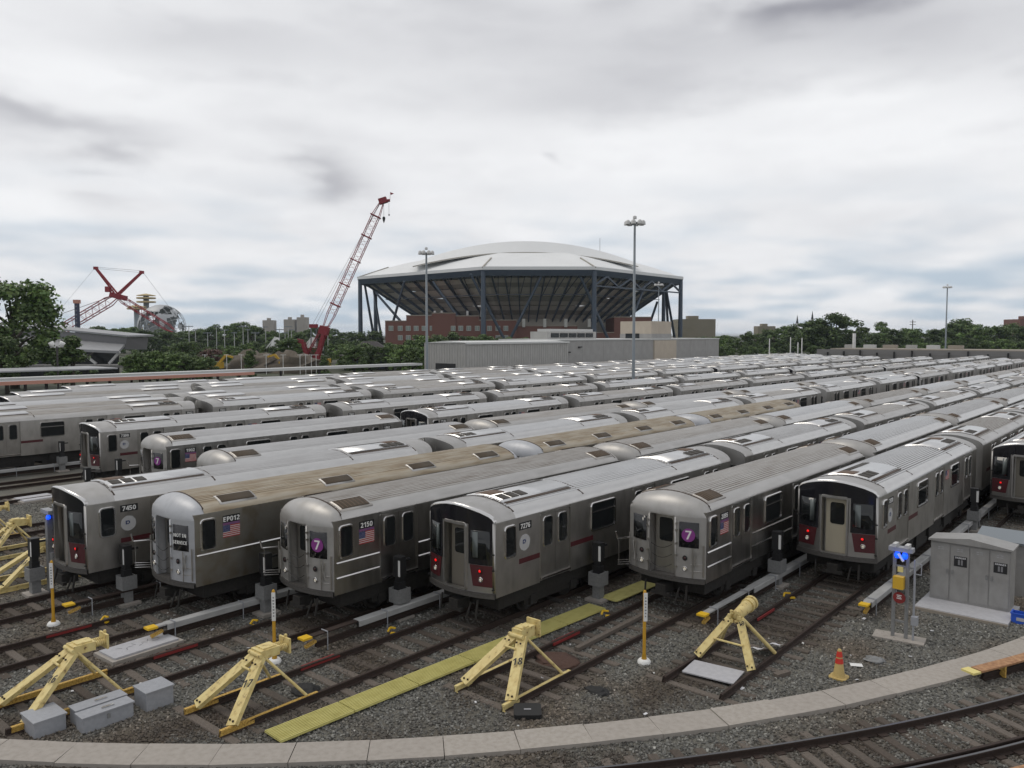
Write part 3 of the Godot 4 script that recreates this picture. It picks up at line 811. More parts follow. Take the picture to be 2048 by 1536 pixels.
func old_end(c: Node3D, detail: int, m: Material) -> void:
	part(c, "hood", K.hood, m)
	part(c, "end_wall", K.wall_old, m)
	if detail < 1: return
	part(c, "bumper", K.climber, M.bumper_dark)
	var d := part(c, "end_door", K.end_door, M.door_steel, Vector3(0, 1.98, 0.02))
	part(d, "pane", K.end_pane, M.glass, Vector3(0, 0.42, 0.02))
	for s in [-1.0, 1.0]:
		var f := part(c, "end_window", end_sheet(minf(s * 0.56, s * 1.12), maxf(s * 0.56, s * 1.12), 2.0, 2.76, 0.014), M.mask)
		if s < 0.0: part(f, "pane", end_sheet(-1.06, -0.62, 2.06, 2.7, 0.02), M.glass)
		part(c, "door_post", end_sheet(s * 0.42, s * 0.47, 1.1, 2.88, 0.035), m)
		lamp(c, s * 0.74, 1.68, M.lens_dark, "tail_light", 0.012)
		lamp(c, s * 0.74, 1.36, M.headlight_glint, "headlight", 0.012)
		if detail > 1:
			var st := S()
			for y in [1.3, 1.5]: tb(st, Vector3(s * 0.9, y, nose(0.9) + 0.03), Vector3(s * 1.24, y + 0.02, nose(1.24) + 0.03), 0.012)
			tb(st, Vector3(s * 1.27, 1.15, nose(1.27) + 0.06), Vector3(s * 1.27, 2.1, nose(1.27) + 0.06), 0.022)
			tb(st, Vector3(s * 0.98, 1.12, nose(0.98) + 0.06), Vector3(s * 0.98, 2.0, nose(0.98) + 0.06), 0.016)
			tb(st, Vector3(s * 0.98, 1.95, nose(0.98) + 0.06), Vector3(s * 1.1, 1.45, nose(1.1) + 0.07), 0.012)
			tb(st, Vector3(s * 1.1, 1.9, nose(1.1) + 0.06), Vector3(s * 1.0, 1.35, nose(1.0) + 0.08), 0.012)
			for y in [1.4, 1.75, 2.1, 2.5, 2.7]: bx(st, Vector3(s * 0.49, y, nose(0.49) + 0.05), Vector3(0.05, 0.05, 0.05))
			part(c, "gate_bar", done(st), M.door_steel)
	if detail > 1:
		var st := S()
		tb(st, Vector3(-1.28, 1.95, 0.1), Vector3(-1.42, 1.97, 0.55), 0.028)
		tb(st, Vector3(-1.42, 1.97, 0.55), Vector3(-1.45, 2.2, 0.6), 0.03)
		for y in [1.15, 1.22, 1.29]: tb(st, Vector3(-1.28, y - 0.05, 0.1), Vector3(-1.42, y, 0.52), 0.014)
		tb(st, Vector3(-1.40, 1.97, 0.5), Vector3(-1.40, 1.2, 0.5), 0.008)
		part(c, "safety_gate", done(st), M.bright_steel)
		st = S()
		for k in 3:
			var p := Vector3(-0.36, 2.0 - k * 0.3, 0.33)
			for j in 6:
				var t := (j + 1) / 6.0
				var n2 := Vector3(lerpf(-0.36, 0.36, t), 2.0 - k * 0.3 - sin(t * PI) * 0.13 + t * 0.05, 0.33)
				tb(st, p, n2, 0.009, -1, 4, false)
				p = n2
		part(c, "safety_chain", done(st), M.rubber)
		part(c, "coupler", K.coupler, M.under)
func old_car(detail: int, roof: Material, work := false, front_dome: Material = null) -> Node3D:
	var c := Node3D.new()
	c.set_meta("base", "work_car" if work else "subway_car")
	c.set_meta("category", "work car" if work else "subway car")
	var skin: Material = M.steel_w if work else M.steel_old
	part(c, "body", K.core, skin)
	var rf := part(c, "roof", K.deck_old, M.groove if not work else M.roof_w)
	part(rf, "ribs", K.roof_old, roof)
	part(rf, "cove", K.cove_old, M.cove if not work else M.roof_w)
	var dome: Material = front_dome if front_dome else M.dome_old
	old_end(c, detail, dome)
	part(c, "hood", K.hood, dome, Vector3(0, 0, -CAR_LEN), Basis(Vector3.UP, PI))
	far_end(c, K.wall_old, dome)
	running_gear(c, detail > 1)
	for e in 2: part(c, "roof_seam", K.seam_ring, M.seam, Vector3(0, 0, -CAR_LEN * e), Basis(Vector3.UP, PI * e))
	if work:
		panel(c, 0.0, CAR_LEN, skin)
		for z in [0.95, 4.75, 8.65, 12.3]:
			var v := part(c, "roof_vent", K.vent_long, M.vent_brown, Vector3(0, 0, -z))
			part(v, "frame", K.vent_long_frame, M.steel_plain)
		if detail > 0: trim(c, 0.05, CAR_LEN - 0.05, 1.87)
	else:
		for k in [[0.0, 1.735], [3.105, 6.615], [7.985, 11.495], [12.865, CAR_LEN]]: panel(c, k[0], k[1], skin)
		if detail > 0: side_fit(c, [2.42, 7.3, 12.18], [4.83, 9.78], detail > 1, M.bright_steel, M.steel_old)
		for z in [0.45, CAR_LEN - 1.45]:
			for s in [1.0, -1.0]:
				var b := Basis() if s > 0.0 else Basis(Vector3.UP, PI)
				var v := part(c, "roof_vent", K.vent, M.vent_brown, Vector3(0, 0, -z if s > 0.0 else -z - 1.0), b)
				part(v, "frame", K.vent_frame, M.roof_b)
				if detail > 1:
					for j in 7: part(v, "louvre", K.louvre, M.mesh_rust, Vector3(0, 0, -0.06 - j * 0.145))
		if detail > 0:
			for y in [1.87, 1.44]:
				for k in [[0.08, 1.64], [3.2, 6.5], [8.1, 11.4]]: trim(c, k[0], k[1], y)
	if detail > 0:
		var w := on_side(c, "cab_window", K.cab_window, M.bright_steel, 0.42, 2.45)
		part(w, "pane", K.cab_pane, M.glass, Vector3(0, 0, 0.002))
	return c
func trim(c: Node3D, z0: float, z1: float, y: float) -> void:
	var st := S()
	q4(st, Vector3(HALF, y + 0.024, -z0), Vector3(HALF, y + 0.024, -z1), Vector3(HALF + 0.026, y - 0.006, -z1), Vector3(HALF + 0.026, y - 0.006, -z0))
	q4(st, Vector3(HALF + 0.026, y - 0.006, -z0), Vector3(HALF + 0.026, y - 0.006, -z1), Vector3(HALF, y - 0.016, -z1), Vector3(HALF, y - 0.016, -z0))
	part(c, "trim_strip", done(st), M.bright_steel)
func number(c: Node3D, t: String, z: float, size := 0.20) -> void:
	var p := on_side(c, "number_plate", K.plate_no, M.black, z, 2.8, 0.001)
	part(p, "number", text(t, size), M.white, Vector3(0, -0.005, 0.006))
func seven_sign(c: Node3D, lit := true) -> void:
	var b := Basis(Vector3.UP, 0.33)
	var o := part(c, "route_sign", K.disc7, M.purple, Vector3(0.84, 2.38, nose(0.84) + 0.03), b * Basis(Vector3.RIGHT, PI / 2))
	part(o, "numeral", text("7", 0.36), M.white, Vector3(0, 0.01, 0.0), Basis(Vector3.RIGHT, -PI / 2))
const ORD := ["first", "second", "third", "fourth", "fifth", "sixth", "seventh", "eighth", "ninth", "tenth", "eleventh", "twelfth"]
func place(src: Node3D, x: float, z: float, label: String, group: String) -> Node3D:
	return copy(src, label, Vector3(x, 0, z), 0.0, group)
func in_view(x: float, z: float) -> bool:
	# whether the near end of a car at x, z stands left of the right edge of the picture
	var u := x * cos(YAW) - z * sin(YAW)
	var d := -x * sin(YAW) - z * cos(YAW)
	return u / d < 0.70
func trains() -> void:
	car_meshes()
	var P := {}
	for r in ["roof_a", "roof_b"]:
		for d in 3:
			P["n%d%s" % [d, r]] = new_car(false, d, M[r])
			P["c%d%s" % [d, r]] = new_car(true, d, M[r])
			P["o%d%s" % [d, r]] = old_car(d, M[r])
	var work_lead := old_car(2, M.roof_w, true, M.dome)
	var work_rest := old_car(1, M.roof_w, true, M.dome)
	# [x, front corner z, cars, kind, roof, how the train is told apart, detail of lead, rest]
	var rows := [
		[-5.75, -41.5, 1, "new", "roof_a", "", 2],
		[-8.99, -27.06, 4, "new", "roof_b", "the black fronted train beside the grey cabinet", 2],
		[-12.17, -21.46, 6, "old", "roof_a", "the purple signed train right of centre", 2],
		[-15.98, -16.44, 9, "new", "roof_a", "the black fronted train in the centre", 2],
		[-19.57, -13.65, 11, "old", "roof_a", "the purple signed train left of centre", 2],
		[-23.27, -11.51, 3, "work", "roof_w", "the brown roofed work train", 2],
		[-27.08, -10.06, 11, "new", "roof_b", "the leftmost black fronted train of the front row", 2],
		[-30.8, -17.0, 11, "old", "roof_a", "the hooded train right behind the front row", 1],
		[-37.85, -17.88, 1, "old", "roof_b", "", 2],
		[-37.85, -34.67, 11, "new", "roof_b", "the train behind the lone hooded car", 2],
		[-45.83, -18.2, 11, "new", "roof_a", "the black fronted train of the second row", 2],
		[-55.4, -14.0, 11, "new", "roof_b", "the nearest train that crosses the left edge", 2],
		[-59.5, -15.3, 11, "new", "roof_a", "the train just behind the left edge one", 0],
		[-63.5, -15.9, 11, "new", "roof_a", "the second train behind the left edge one", 0],
		[-70.6, -21.8, 11, "new", "roof_b", "the third farthest train row", 0],
		[-75.0, -24.0, 11, "new", "roof_a", "the second farthest train row", 0],
		[-79.9, -29.8, 11, "new", "roof_a", "the farthest train row before the grey shed", 0]]
	var ends := {}
	for r in rows:
		for k in r[2]:
			var z: float = r[1] - CAR_STEP * k
			if not in_view(r[0], z): break
			var d: int = r[6]
			if d > 0 and (k > 4 or Vector2(r[0], z).length() > 95.0): d = 1
			var c: Node3D
			var g := "parked subway trains"
			var what := "%s car of %s" % [ORD[k], r[5]]
			if r[3] == "work":
				c = place(work_lead if k == 0 else work_rest, r[0], z, what if k > 0 else "grey fronted work car EP012 with NOT IN SERVICE sign and brown roof", g)
			elif r[3] == "old":
				c = place(P["o%d%s" % [d, r[4]]], r[0], z, what, g)
			else:
				var cab: bool = (k == 0 and r[6] > 0) or (k == 6 and r[6] > 0) or (k == 0 and r[0] < -69.0)
				c = place(P[("c" if cab else "n") + "%d%s" % [d, r[4]]], r[0], z, what, g)
			# roofs differ in grime from car to car
			if r[3] != "work":
				var w := rng.randf()
				var rb: MeshInstance3D = c.get_node("roof/ribs")
				rb.material_override = [M.roof_a, M.roof_b, M.roof_c, M.roof_d][0 if w < 0.35 else 1 if w < 0.62 else 2 if w < 0.78 else 3]
				if w > 0.45 and w < 0.8: (c.get_node("roof/cove") as MeshInstance3D).material_override = M.cove_dull
			ends["%.2f:%d" % [r[0] if not (r[2] == 1 and r[3] == "old") else 0.0, k]] = c
	for p in P.values(): p.free()
	work_lead.free(); work_rest.free()
	var who := {"-5.75:0": ["", "stainless car with black front and red lamp, cut by the right edge"], "-8.99:0": ["7370", "stainless car 7370 with black front and cream end door beside grey cabinet"],
		"-12.17:0": ["2095", "older stainless car 2095 with purple 7 sign and grey rounded hood"], "-15.98:0": ["7276", "stainless car 7276 with black front and maroon lamp panels, open cab door"],
		"-19.57:0": ["2150", "older stainless car 2150 with purple 7 sign, centre left of the front row"], "-27.08:0": ["7450", "stainless car 7450 with black front, leftmost of the front row"],
		"0.00:0": ["1902", "older stainless car 1902 with faded 7 sign, standing alone"], "-45.83:0": ["7300", "stainless car 7300 with black front behind the front row at left"],
		"-37.85:0": ["7136", "stainless car 7136 with black front just behind car 1902"], "-23.27:0": ["EP012", ""]}
	for k in who:
		var c: Node3D = ends[k]
		if who[k][1]: c.set_meta("label", who[k][1])
		var old: bool = k in ["-12.17:0", "-19.57:0", "0.00:0", "-23.27:0"]
		if who[k][0]: number(c, who[k][0], 1.17 if old else 1.28)
		if old:
			on_side(c, "flag", K.flag_small, M.flag, 1.17, 2.43)
			part(c, "purple_band", plate(0.56, 0.07, 0.01, 0.003), M.purple_strip, Vector3(HALF + 0.001, 2.655, -1.17), SIDE)
		if k in ["-12.17:0", "-19.57:0", "0.00:0"]: seven_sign(c)
		if k == "-23.27:0":
			part(c, "sign_text", text("NOT IN", 0.14), M.white, Vector3(0.85, 2.46, nose(0.85) + 0.03), Basis(Vector3.UP, 0.33))
			part(c, "sign_text", text("SERVICE", 0.14), M.white, Vector3(0.85, 2.25, nose(0.85) + 0.03), Basis(Vector3.UP, 0.33))
	var cream: MeshInstance3D = ends["-8.99:0"].get_node("end_door")
	cream.material_override = M.cream
	for n in [["-55.40:0", "7562", 14.2], ["-55.40:1", "7903", 0.75], ["-45.83:0", "7300", 14.2], ["-45.83:1", "7907", 0.75], ["-55.40:1", "7733", 14.2], ["0.00:0", "1902", 13.4]]:
		if ends.has(n[0]): number(ends[n[0]], n[1], n[2])

# ---------------------------------------------------------------- the yard
const GROUND := -0.17
const RAIL := [Vector2(-0.07, -0.155), Vector2(-0.07, -0.14), Vector2(-0.012, -0.12), Vector2(-0.012, -0.04), Vector2(-0.036, -0.03), Vector2(-0.034, 0), Vector2(0.034, 0), Vector2(0.036, -0.03), Vector2(0.012, -0.04), Vector2(0.012, -0.12), Vector2(0.07, -0.14), Vector2(0.07, -0.155)]
func ground_y(x: float, z: float) -> float:
	return GROUND + 0.022 * sin(x * 1.7 + z * 0.4) * sin(z * 1.1) - 0.01
func dust(x: float, z: float) -> float:
	# 1 between the rails of a track, 0 well away from one
	var best := 9.0
	for t in [-8.9, -12.3, -16.05, -19.6, -23.27, -27.08, -30.6, -34.6, -38.0]: best = minf(best, absf(x - t))
	best = minf(best, absf(Vector2(x + 44.81, z + 41.47).length() - 47.2))
	return clampf(1.5 - best, 0.0, 1.0)
func ground() -> void:
	var st := S()
	var e := 4000.0
	q4(st, Vector3(-e, -0.5, -e), Vector3(e, -0.5, -e), Vector3(e, -0.5, e), Vector3(-e, -0.5, e))
	part(self, "ground", done(st), M.earth).set_meta("kind", "structure")
	# ballast of the yard: fine grid near the camera, coarse under the trains
	var n := noise(51, 0.22, 4)
	var n2 := noise(52, 0.9, 3)
	for a in [[-62.0, 6.0, -64.0, 2.0, 0.5], [-110.0, -62.0, -230.0, 2.0, 14.0], [-62.0, 6.0, -230.0, -64.0, 14.0]]:
		st = S(true)
		var nx := int(round((a[1] - a[0]) / a[4]))
		var nz := int(round((a[3] - a[2]) / a[4]))
		var sx: float = (a[1] - a[0]) / nx
		var sz: float = (a[3] - a[2]) / nz
		var P := []
		var C := []
		for i in nx + 1:
			for k in nz + 1:
				var x: float = a[0] + sx * i
				var z: float = a[2] + sz * k
				var y := ground_y(x, z) if a[4] < 1.0 and i > 0 and k > 0 and i < nx and k < nz else GROUND
				P.append(Vector3(x, y, z))
				var v := n.get_noise_2d(x, z)
				var w := n2.get_noise_2d(x, z)
				var c := Color(0.78, 0.78, 0.74).lerp(Color(0.60, 0.49, 0.38), clampf(v * 1.7 + 0.02, 0, 0.8))
				# oily brown dust along the middle of the tracks
				c = c.lerp(Color(0.40, 0.32, 0.25), dust(x, z) * clampf(0.55 + v * 1.2 + w * 0.8, 0.0, 1.0))
				C.append(c * (1.0 + w * 0.35))
		for i in nx:
			for k in nz:
				for p in [i * (nz + 1) + k, (i + 1) * (nz + 1) + k, (i + 1) * (nz + 1) + k + 1, i * (nz + 1) + k, (i + 1) * (nz + 1) + k + 1, i * (nz + 1) + k + 1]:
					st.set_color(C[p])
					st.add_vertex(P[p])
		part(self, "ballast", done(st), M.ballast).set_meta("kind", "structure")
	# loose stones
	var shapes := []
	for s in 3:
		var sm := S()
		var ico := []
		for k in 8:
			ico.append(Vector3(1 if k & 1 else -1, 0.62 if k & 2 else -0.62, 0.85 if k & 4 else -0.85) * rng.randf_range(0.62, 1.1) + Vector3(rng.randf_range(-0.25, 0.25), rng.randf_range(-0.2, 0.2), rng.randf_range(-0.25, 0.25)))
		for f in [[0, 2, 3, 1], [4, 5, 7, 6], [0, 4, 6, 2], [1, 3, 7, 5], [2, 6, 7, 3], [0, 1, 5, 4]]: q4(sm, ico[f[0]], ico[f[1]], ico[f[2]], ico[f[3]])
		shapes.append(done(sm))
	for s in 3:
		var mm := MultiMesh.new()
		mm.transform_format = MultiMesh.TRANSFORM_3D
		mm.use_colors = true
		mm.mesh = shapes[s]
		var spots := []
		var cols := []
		for k in 62000:
			# more of them near the camera
			var d := 11.0 + 30.0 * pow(rng.randf(), 1.35)
			var u := rng.randf_range(-0.68, 0.68) * d
			var p := ahead(u, 0, d)
			if p.x < -46 or p.x > 3: continue
			var sz := rng.randf_range(0.013, 0.034)
			var b := Basis.from_euler(Vector3(rng.randf() * TAU, rng.randf() * TAU, rng.randf() * TAU)).scaled(Vector3.ONE * sz)
			spots.append(Transform3D(b, Vector3(p.x, ground_y(p.x, p.z) + sz * 0.2, p.z)))
			var v := rng.randf_range(0.06, 0.25) * (1.7 if rng.randf() < 0.05 else 1.0)
			var t := clampf(n.get_noise_2d(p.x, p.z) * 1.6 + 0.04 + rng.randf_range(-0.15, 0.2), 0.0, 0.8)
			var od := dust(p.x, p.z) * clampf(0.5 + n.get_noise_2d(p.x, p.z) * 1.2 + rng.randf_range(-0.3, 0.3), 0.0, 0.85)
			cols.append(Color(v, v * 0.985, v * 0.90).lerp(Color(v * 0.95, v * 0.76, v * 0.58), t).lerp(Color(0.055, 0.042, 0.032), od))
		mm.instance_count = spots.size()
		for k in spots.size():
			mm.set_instance_transform(k, spots[k])
			mm.set_instance_color(k, cols[k])
		var mi := MultiMeshInstance3D.new()
		mi.multimesh = mm
		mi.material_override = M.stone
		mi.name = numbered("loose_stones")
		add_child(mi)
		tag(mi, "loose grey and brown ballast stones over the yard floor", "gravel", "", "stuff")
func rail_line(parent: Node3D, pts: Array, m: Material, called := "rail") -> void:
	part(parent, called, sweep(pts, RAIL), m)
func tie(parent: Node3D, at: Vector3, turn: float, k: int) -> void:
	part(parent, "tie", K.tie[k % 3], [M.tie_a, M.tie_b, M.tie_c][(k * 7 + 3) % 3], at, Basis(Vector3.UP, turn))
func track(x: float, z0: float, z1: float, ties := true, x0 := 999.0) -> void:
	var t := setting("railway_track")
	if x0 > 900.0: x0 = x
	for s in [-0.75, 0.75]: rail_line(t, [Vector3(x0 + s, 0, z0), Vector3(lerpf(x0, x, 0.5) + s, 0, z0 - 6.0), Vector3(x + s, 0, minf(z0 - 12.0, z1 + 1.0)), Vector3(x + s, 0, z1)], M.rail)
	if ties:
		var z := z0 - 0.1
		var k := 0
		while z > maxf(z1, z0 - 22.0):
			tie(t, Vector3(lerpf(x0, x, clampf((z0 - z) / 12.0, 0, 1)) + rng.randf_range(-0.06, 0.06), -0.152, z), rng.randf_range(-0.025, 0.025), rng.randi() % 9)
			z -= rng.randf_range(0.56, 0.66)
			k += 1
func arc(c: Vector2, r: float, a0: float, a1: float, n: int, y := 0.0) -> Array:
	var out := []
	for i in n + 1:
		var a := deg_to_rad(lerpf(a0, a1, float(i) / n))
		out.append(Vector3(c.x + r * cos(a), y, c.y + r * sin(a)))
	return out
func yard() -> void:
	K.tie = []
	for k in 3:
		var st := S()
		var l := 2.5 + 0.06 * k
		var b := 0.11
		var pts := [Vector2(-b, -0.1), Vector2(-b, -0.012), Vector2(-b + 0.02, 0.012), Vector2(b - 0.015, 0.014), Vector2(b, -0.01), Vector2(b, -0.1)]
		for i in pts.size():
			var p: Vector2 = pts[i]
			var q: Vector2 = pts[(i + 1) % pts.size()]
			q4(st, Vector3(-l / 2, p.y, p.x), Vector3(l / 2, p.y, p.x), Vector3(l / 2, q.y, q.x), Vector3(-l / 2, q.y, q.x))
		for e in [-l / 2, l / 2]:
			for i in range(1, 5): tri(st, Vector3(e, pts[0].y, pts[0].x), Vector3(e, pts[i].y, pts[i].x), Vector3(e, pts[i + 1].y, pts[i + 1].x))
		K.tie.append(done(st))
	var tracks := [[-5.75, -36.0, -120.0], [-8.99, -16.95, -120.0, -8.89], [-12.17, -13.3, -140.0, -12.36], [-15.98, -8.5, -170.0, -16.1], [-19.57, -5.6, -190.0, -19.6], [-23.27, -1.0, -120.0], [-27.08, -1.0, -190.0], [-30.8, -9.6, -190.0, -30.4], [-34.6, -10.0, -190.0], [-37.85, -10.6, -200.0, -38.1], [-45.83, -2.0, -200.0], [-50.2, -2.0, -200.0], [-55.4, -2.0, -200.0]]
	for t in tracks: track(t[0], t[1], t[2], t[0] > -46.0, t[3] if t.size() > 3 else 999.0)
	# the running line that curves past, with its shiny rail heads
	var c := Vector2(-44.81, -41.47)
	var main := setting("curved_track")
	for r in [46.46, 47.96]:
		part(main, "rail", sweep(arc(c, r, 58, 8, 60), RAIL), M.rail)
		part(main, "rail_head", sweep(arc(c, r, 58, 8, 60, 0.002), [Vector2(-0.026, 0), Vector2(0.026, 0)], false), M.rail_shine)
	part(main, "guard_rail", sweep(arc(c, 47.78, 58, 8, 60, -0.012), RAIL), M.rail)
	for i in 62:
		var a := deg_to_rad(50.0 - i * 0.62)
		tie(main, Vector3(c.x + 47.2 * cos(a), -0.148, c.y + 47.2 * sin(a)), -a + rng.randf_range(-0.02, 0.02), rng.randi() % 9)
		for r in [46.46, 47.96]: part(main, "tie_plate", K.get_or_add("tie_plate", box(Vector3(0.36, 0.03, 0.2))), M.rail, Vector3(c.x + r * cos(a), -0.132, c.y + r * sin(a)), Basis(Vector3.UP, -a))
	for b in [[45.35, 25.2, 8.0, "orange topped third rail beside the walkway at the right edge"], [48.95, 34.5, 8.0, "orange third rail cover board in the bottom right corner"]]:
		var o := thing("third_rail", b[3], "third rail")
		part(o, "conductor_rail", sweep(arc(c, b[0], b[1], b[2], 30, 0.0), RAIL), M.rail)
		part(o, "cover_board", sweep(arc(c, b[0], b[1] + 0.3, b[2], 30, 0.12), [Vector2(-0.15, 0), Vector2(-0.15, 0.045), Vector2(0.15, 0.045), Vector2(0.15, 0)]), M.orange_board)
		for i in 8:
			var a := deg_to_rad(b[1] - 0.8 - i * 2.4)
			part(o, "bracket", K.get_or_add("bracket3", box(Vector3(0.3, 0.28, 0.05))), M.rail_yellow if i == 0 else M.rail, Vector3(c.x + b[0] * cos(a), -0.02, c.y + b[0] * sin(a)), Basis(Vector3.UP, -a))
		if b[0] < 46.0:
			var a := deg_to_rad(b[1] + 0.55)
			part(o, "end_cap", box(Vector3(0.34, 0.05, 0.26)), M.pale_yellow, Vector3(c.x + b[0] * cos(a), 0.145, c.y + b[0] * sin(a)), Basis(Vector3.UP, -a))
	# walkway of concrete slabs that follows the curve
	var w := setting("walkway")
	var wc := Vector2(-41.11, -37.94)
	var step := rad_to_deg(1.52 / 39.9)
	var i := 0
	var a0 := 66.0
	while a0 > 8.0:
		var st := S()
		var a1 := a0 - step + 0.022
		var lift := -0.085 + rng.randf_range(-0.006, 0.006)
		var top := []
		for p in [[39.5, a0], [39.5, a1], [40.29, a1], [40.29, a0]]:
			var a := deg_to_rad(p[1])
			top.append(Vector3(wc.x + (p[0] + rng.randf_range(-0.012, 0.012)) * cos(a), lift + rng.randf_range(-0.009, 0.009), wc.y + (p[0] + rng.randf_range(-0.012, 0.012)) * sin(a)))
		q4(st, top[3], top[2], top[1], top[0])
		for k in 4: q4(st, top[k], top[(k + 1) % 4], top[(k + 1) % 4] - Vector3(0, 0.16, 0), top[k] - Vector3(0, 0.16, 0))
		part(w, "slab", done(st), M.concrete if rng.randf() < 0.55 else M.concrete_b)
		a0 -= step
		i += 1

# ---------------------------------------------------------------- buffer stops and other things on the floor
func flat_leg(a: Vector3, b: Vector3, w: float) -> ArrayMesh:
	# a channel section whose web faces the near side, tapering from the head down to the rail
	var st := S()
	var f := (b - a).normalized()
	var x := Vector3.RIGHT
	x = (x - f * x.dot(f)).normalized()
	var n := x.cross(f).normalized()
	var o := Basis(x, n, f)
	bx(st, (a + b) * 0.5, Vector3(w, 0.025, a.distance_to(b)), o)
	for s in [-1.0, 1.0]: bx(st, (a + b) * 0.5 + x * s * (w * 0.5 - 0.01) - n * 0.05 * signf(n.z), Vector3(0.02, 0.08, a.distance_to(b) - 0.04), o)
	return done(st)
func buffer_stop(x: float, foot: float, head: float, no: String, kind: int, label: String) -> void:
	# foot: z of the rear feet, head: z of the back of the head; the striking face looks along -z
	var o := thing("buffer_stop", label, "buffer stop", Vector3(x, 0, 0), 0.0, "yellow buffer stops")
	var top := Vector3(0, 1.02, head)
	for s in [-1.0, 1.0]:
		var leg := part(o, "leg", flat_leg(top + Vector3(s * 0.12, -0.02, -0.05), Vector3(s * 0.74, 0.02, foot), 0.26 if kind < 2 else 0.19), M.buffer_yellow)
		for k in 4: part(leg, "bolt", K.get_or_add("bolt", box(Vector3(0.03, 0.035, 0.035))), M.rail, (top + Vector3(s * 0.12, 0.0, 0.0)).lerp(Vector3(s * 0.74, 0.03, foot), 0.1 if k < 2 else 0.93) + Vector3(-0.06 + 0.12 * (k % 2), 0.0, 0.03))
		if s > 0.0:
			var mid := (top + Vector3(0.12, 0, 0)).lerp(Vector3(0.74, 0.02, foot), 0.42 if kind < 2 else 0.12)
			var f := (Vector3(0.74, 0.02, foot) - top - Vector3(0.12, 0, 0)).normalized()
			var xx := (Vector3.RIGHT - f * f.x).normalized()
			part(leg, "number", text(no, 0.25 if kind < 2 else 0.15, 0.004), M.black, mid + xx * 0.05 + xx.cross(-f) * 0.035, Basis(xx, -f, xx.cross(-f)))
		var st := S()
		tb(st, top + Vector3(s * 0.16, -0.02, -0.12), Vector3(s * 0.75, 0.02, head - 0.85), 0.035 if kind < 2 else 0.05, -1.0, 8)
		part(o, "front_brace", done(st), M.buffer_yellow)
		st = S()
		var z0 := foot + 0.25
		var z1 := head - 1.15
		if kind < 2: part(o, "base_rail", sweep([Vector3(s * 0.75, 0.004, z0), Vector3(s * 0.75, 0.004, z1)], [Vector2(-0.05, -0.155), Vector2(-0.02, -0.15), Vector2(-0.02, -0.05), Vector2(-0.042, -0.035), Vector2(-0.042, 0.004), Vector2(0.042, 0.004), Vector2(0.042, -0.035), Vector2(0.02, -0.05), Vector2(0.02, -0.15), Vector2(0.05, -0.155)]), M.rail_yellow if kind == 0 else M.buffer_yellow)
	var st2 := S()
	var p0 := top.lerp(Vector3(-0.74, 0.02, foot), 0.22)
	var p1 := top.lerp(Vector3(0.74, 0.02, foot), 0.22)
	if kind == 2:
		p0 = top.lerp(Vector3(-0.74, 0.02, foot), 0.55)
		p1 = top.lerp(Vector3(0.74, 0.02, foot), 0.55)
	tb(st2, p0, p1, 0.028, -1.0, 8)
	part(o, "cross_bar", done(st2), M.buffer_yellow)
	if kind == 0:
		var st := S()
		bx(st, top + Vector3(0, 0.02, -0.28), Vector3(0.40, 0.2, 0.5))
		bx(st, top + Vector3(0, 0.135, -0.3), Vector3(0.3, 0.03, 0.34))
		tb(st, top + Vector3(-0.24, 0.03, -0.02), top + Vector3(0.24, 0.03, -0.02), 0.05, -1.0, 10)
		part(o, "head", done(st), M.buffer_yellow)
		for s in [-0.1, 0.1]:
			st = S()
			for k in 6: tb(st, top + Vector3(s, 0.02, -0.52 - k * 0.04), top + Vector3(s, 0.02, -0.545 - k * 0.04), 0.075, -1.0, 12)
			tb(st, top + Vector3(s, 0.02, -0.5), top + Vector3(s, 0.02, -0.78), 0.05, -1.0, 10)
			part(o, "spring", done(st), M.buffer_yellow)
		st = S()
		bx(st, top + Vector3(0, 0.03, -0.8), Vector3(0.42, 0.34, 0.05))
		bx(st, top + Vector3(0, 0.22, -0.82), Vector3(0.06, 0.08, 0.05))
		part(o, "striker", done(st), M.buffer_yellow)
	elif kind == 1:
		var st := S()
		bx(st, top + Vector3(0, 0.02, -0.26), Vector3(0.3, 0.26, 0.52))
		bx(st, top + Vector3(0, 0.165, -0.2), Vector3(0.24, 0.04, 0.26))
		tb(st, top + Vector3(-0.22, 0.0, 0.02), top + Vector3(0.22, 0.0, 0.02), 0.055, -1.0, 10)
		part(o, "head", done(st), M.buffer_yellow)
		part(o, "striker", box(Vector3(0.42, 0.42, 0.05)), M.buffer_yellow, top + Vector3(0, 0.03, -0.66))
		part(o, "ram", box(Vector3(0.16, 0.16, 0.16)), M.buffer_yellow, top + Vector3(0, 0.02, -0.58))
	else:
		var st := S(true)
		tb(st, top + Vector3(0, 0.0, -0.05), top + Vector3(0, 0.1, -0.75), 0.13, 0.165, 16)
		part(o, "barrel", done(st), M.buffer_yellow)
		st = S()
		for k in 3: tb(st, top + Vector3(0, 0.1 + k * 0.014, -0.78 - k * 0.1), top + Vector3(0, 0.108 + k * 0.014, -0.85 - k * 0.1), 0.19 if k != 1 else 0.165, -1.0, 18)
		tb(st, top + Vector3(0, 0.1, -0.72), top + Vector3(0, 0.14, -1.02), 0.14, -1.0, 16)
		part(o, "striker", done(st), M.buffer_yellow)
		st = S()
		for k in 6:
			var t := TAU * k / 6.0
			bx(st, top + Vector3(cos(t) * 0.13, sin(t) * 0.13 + 0.02, 0.0), Vector3(0.09, 0.09, 0.06))
		part(o, "hub", done(st), M.buffer_yellow)
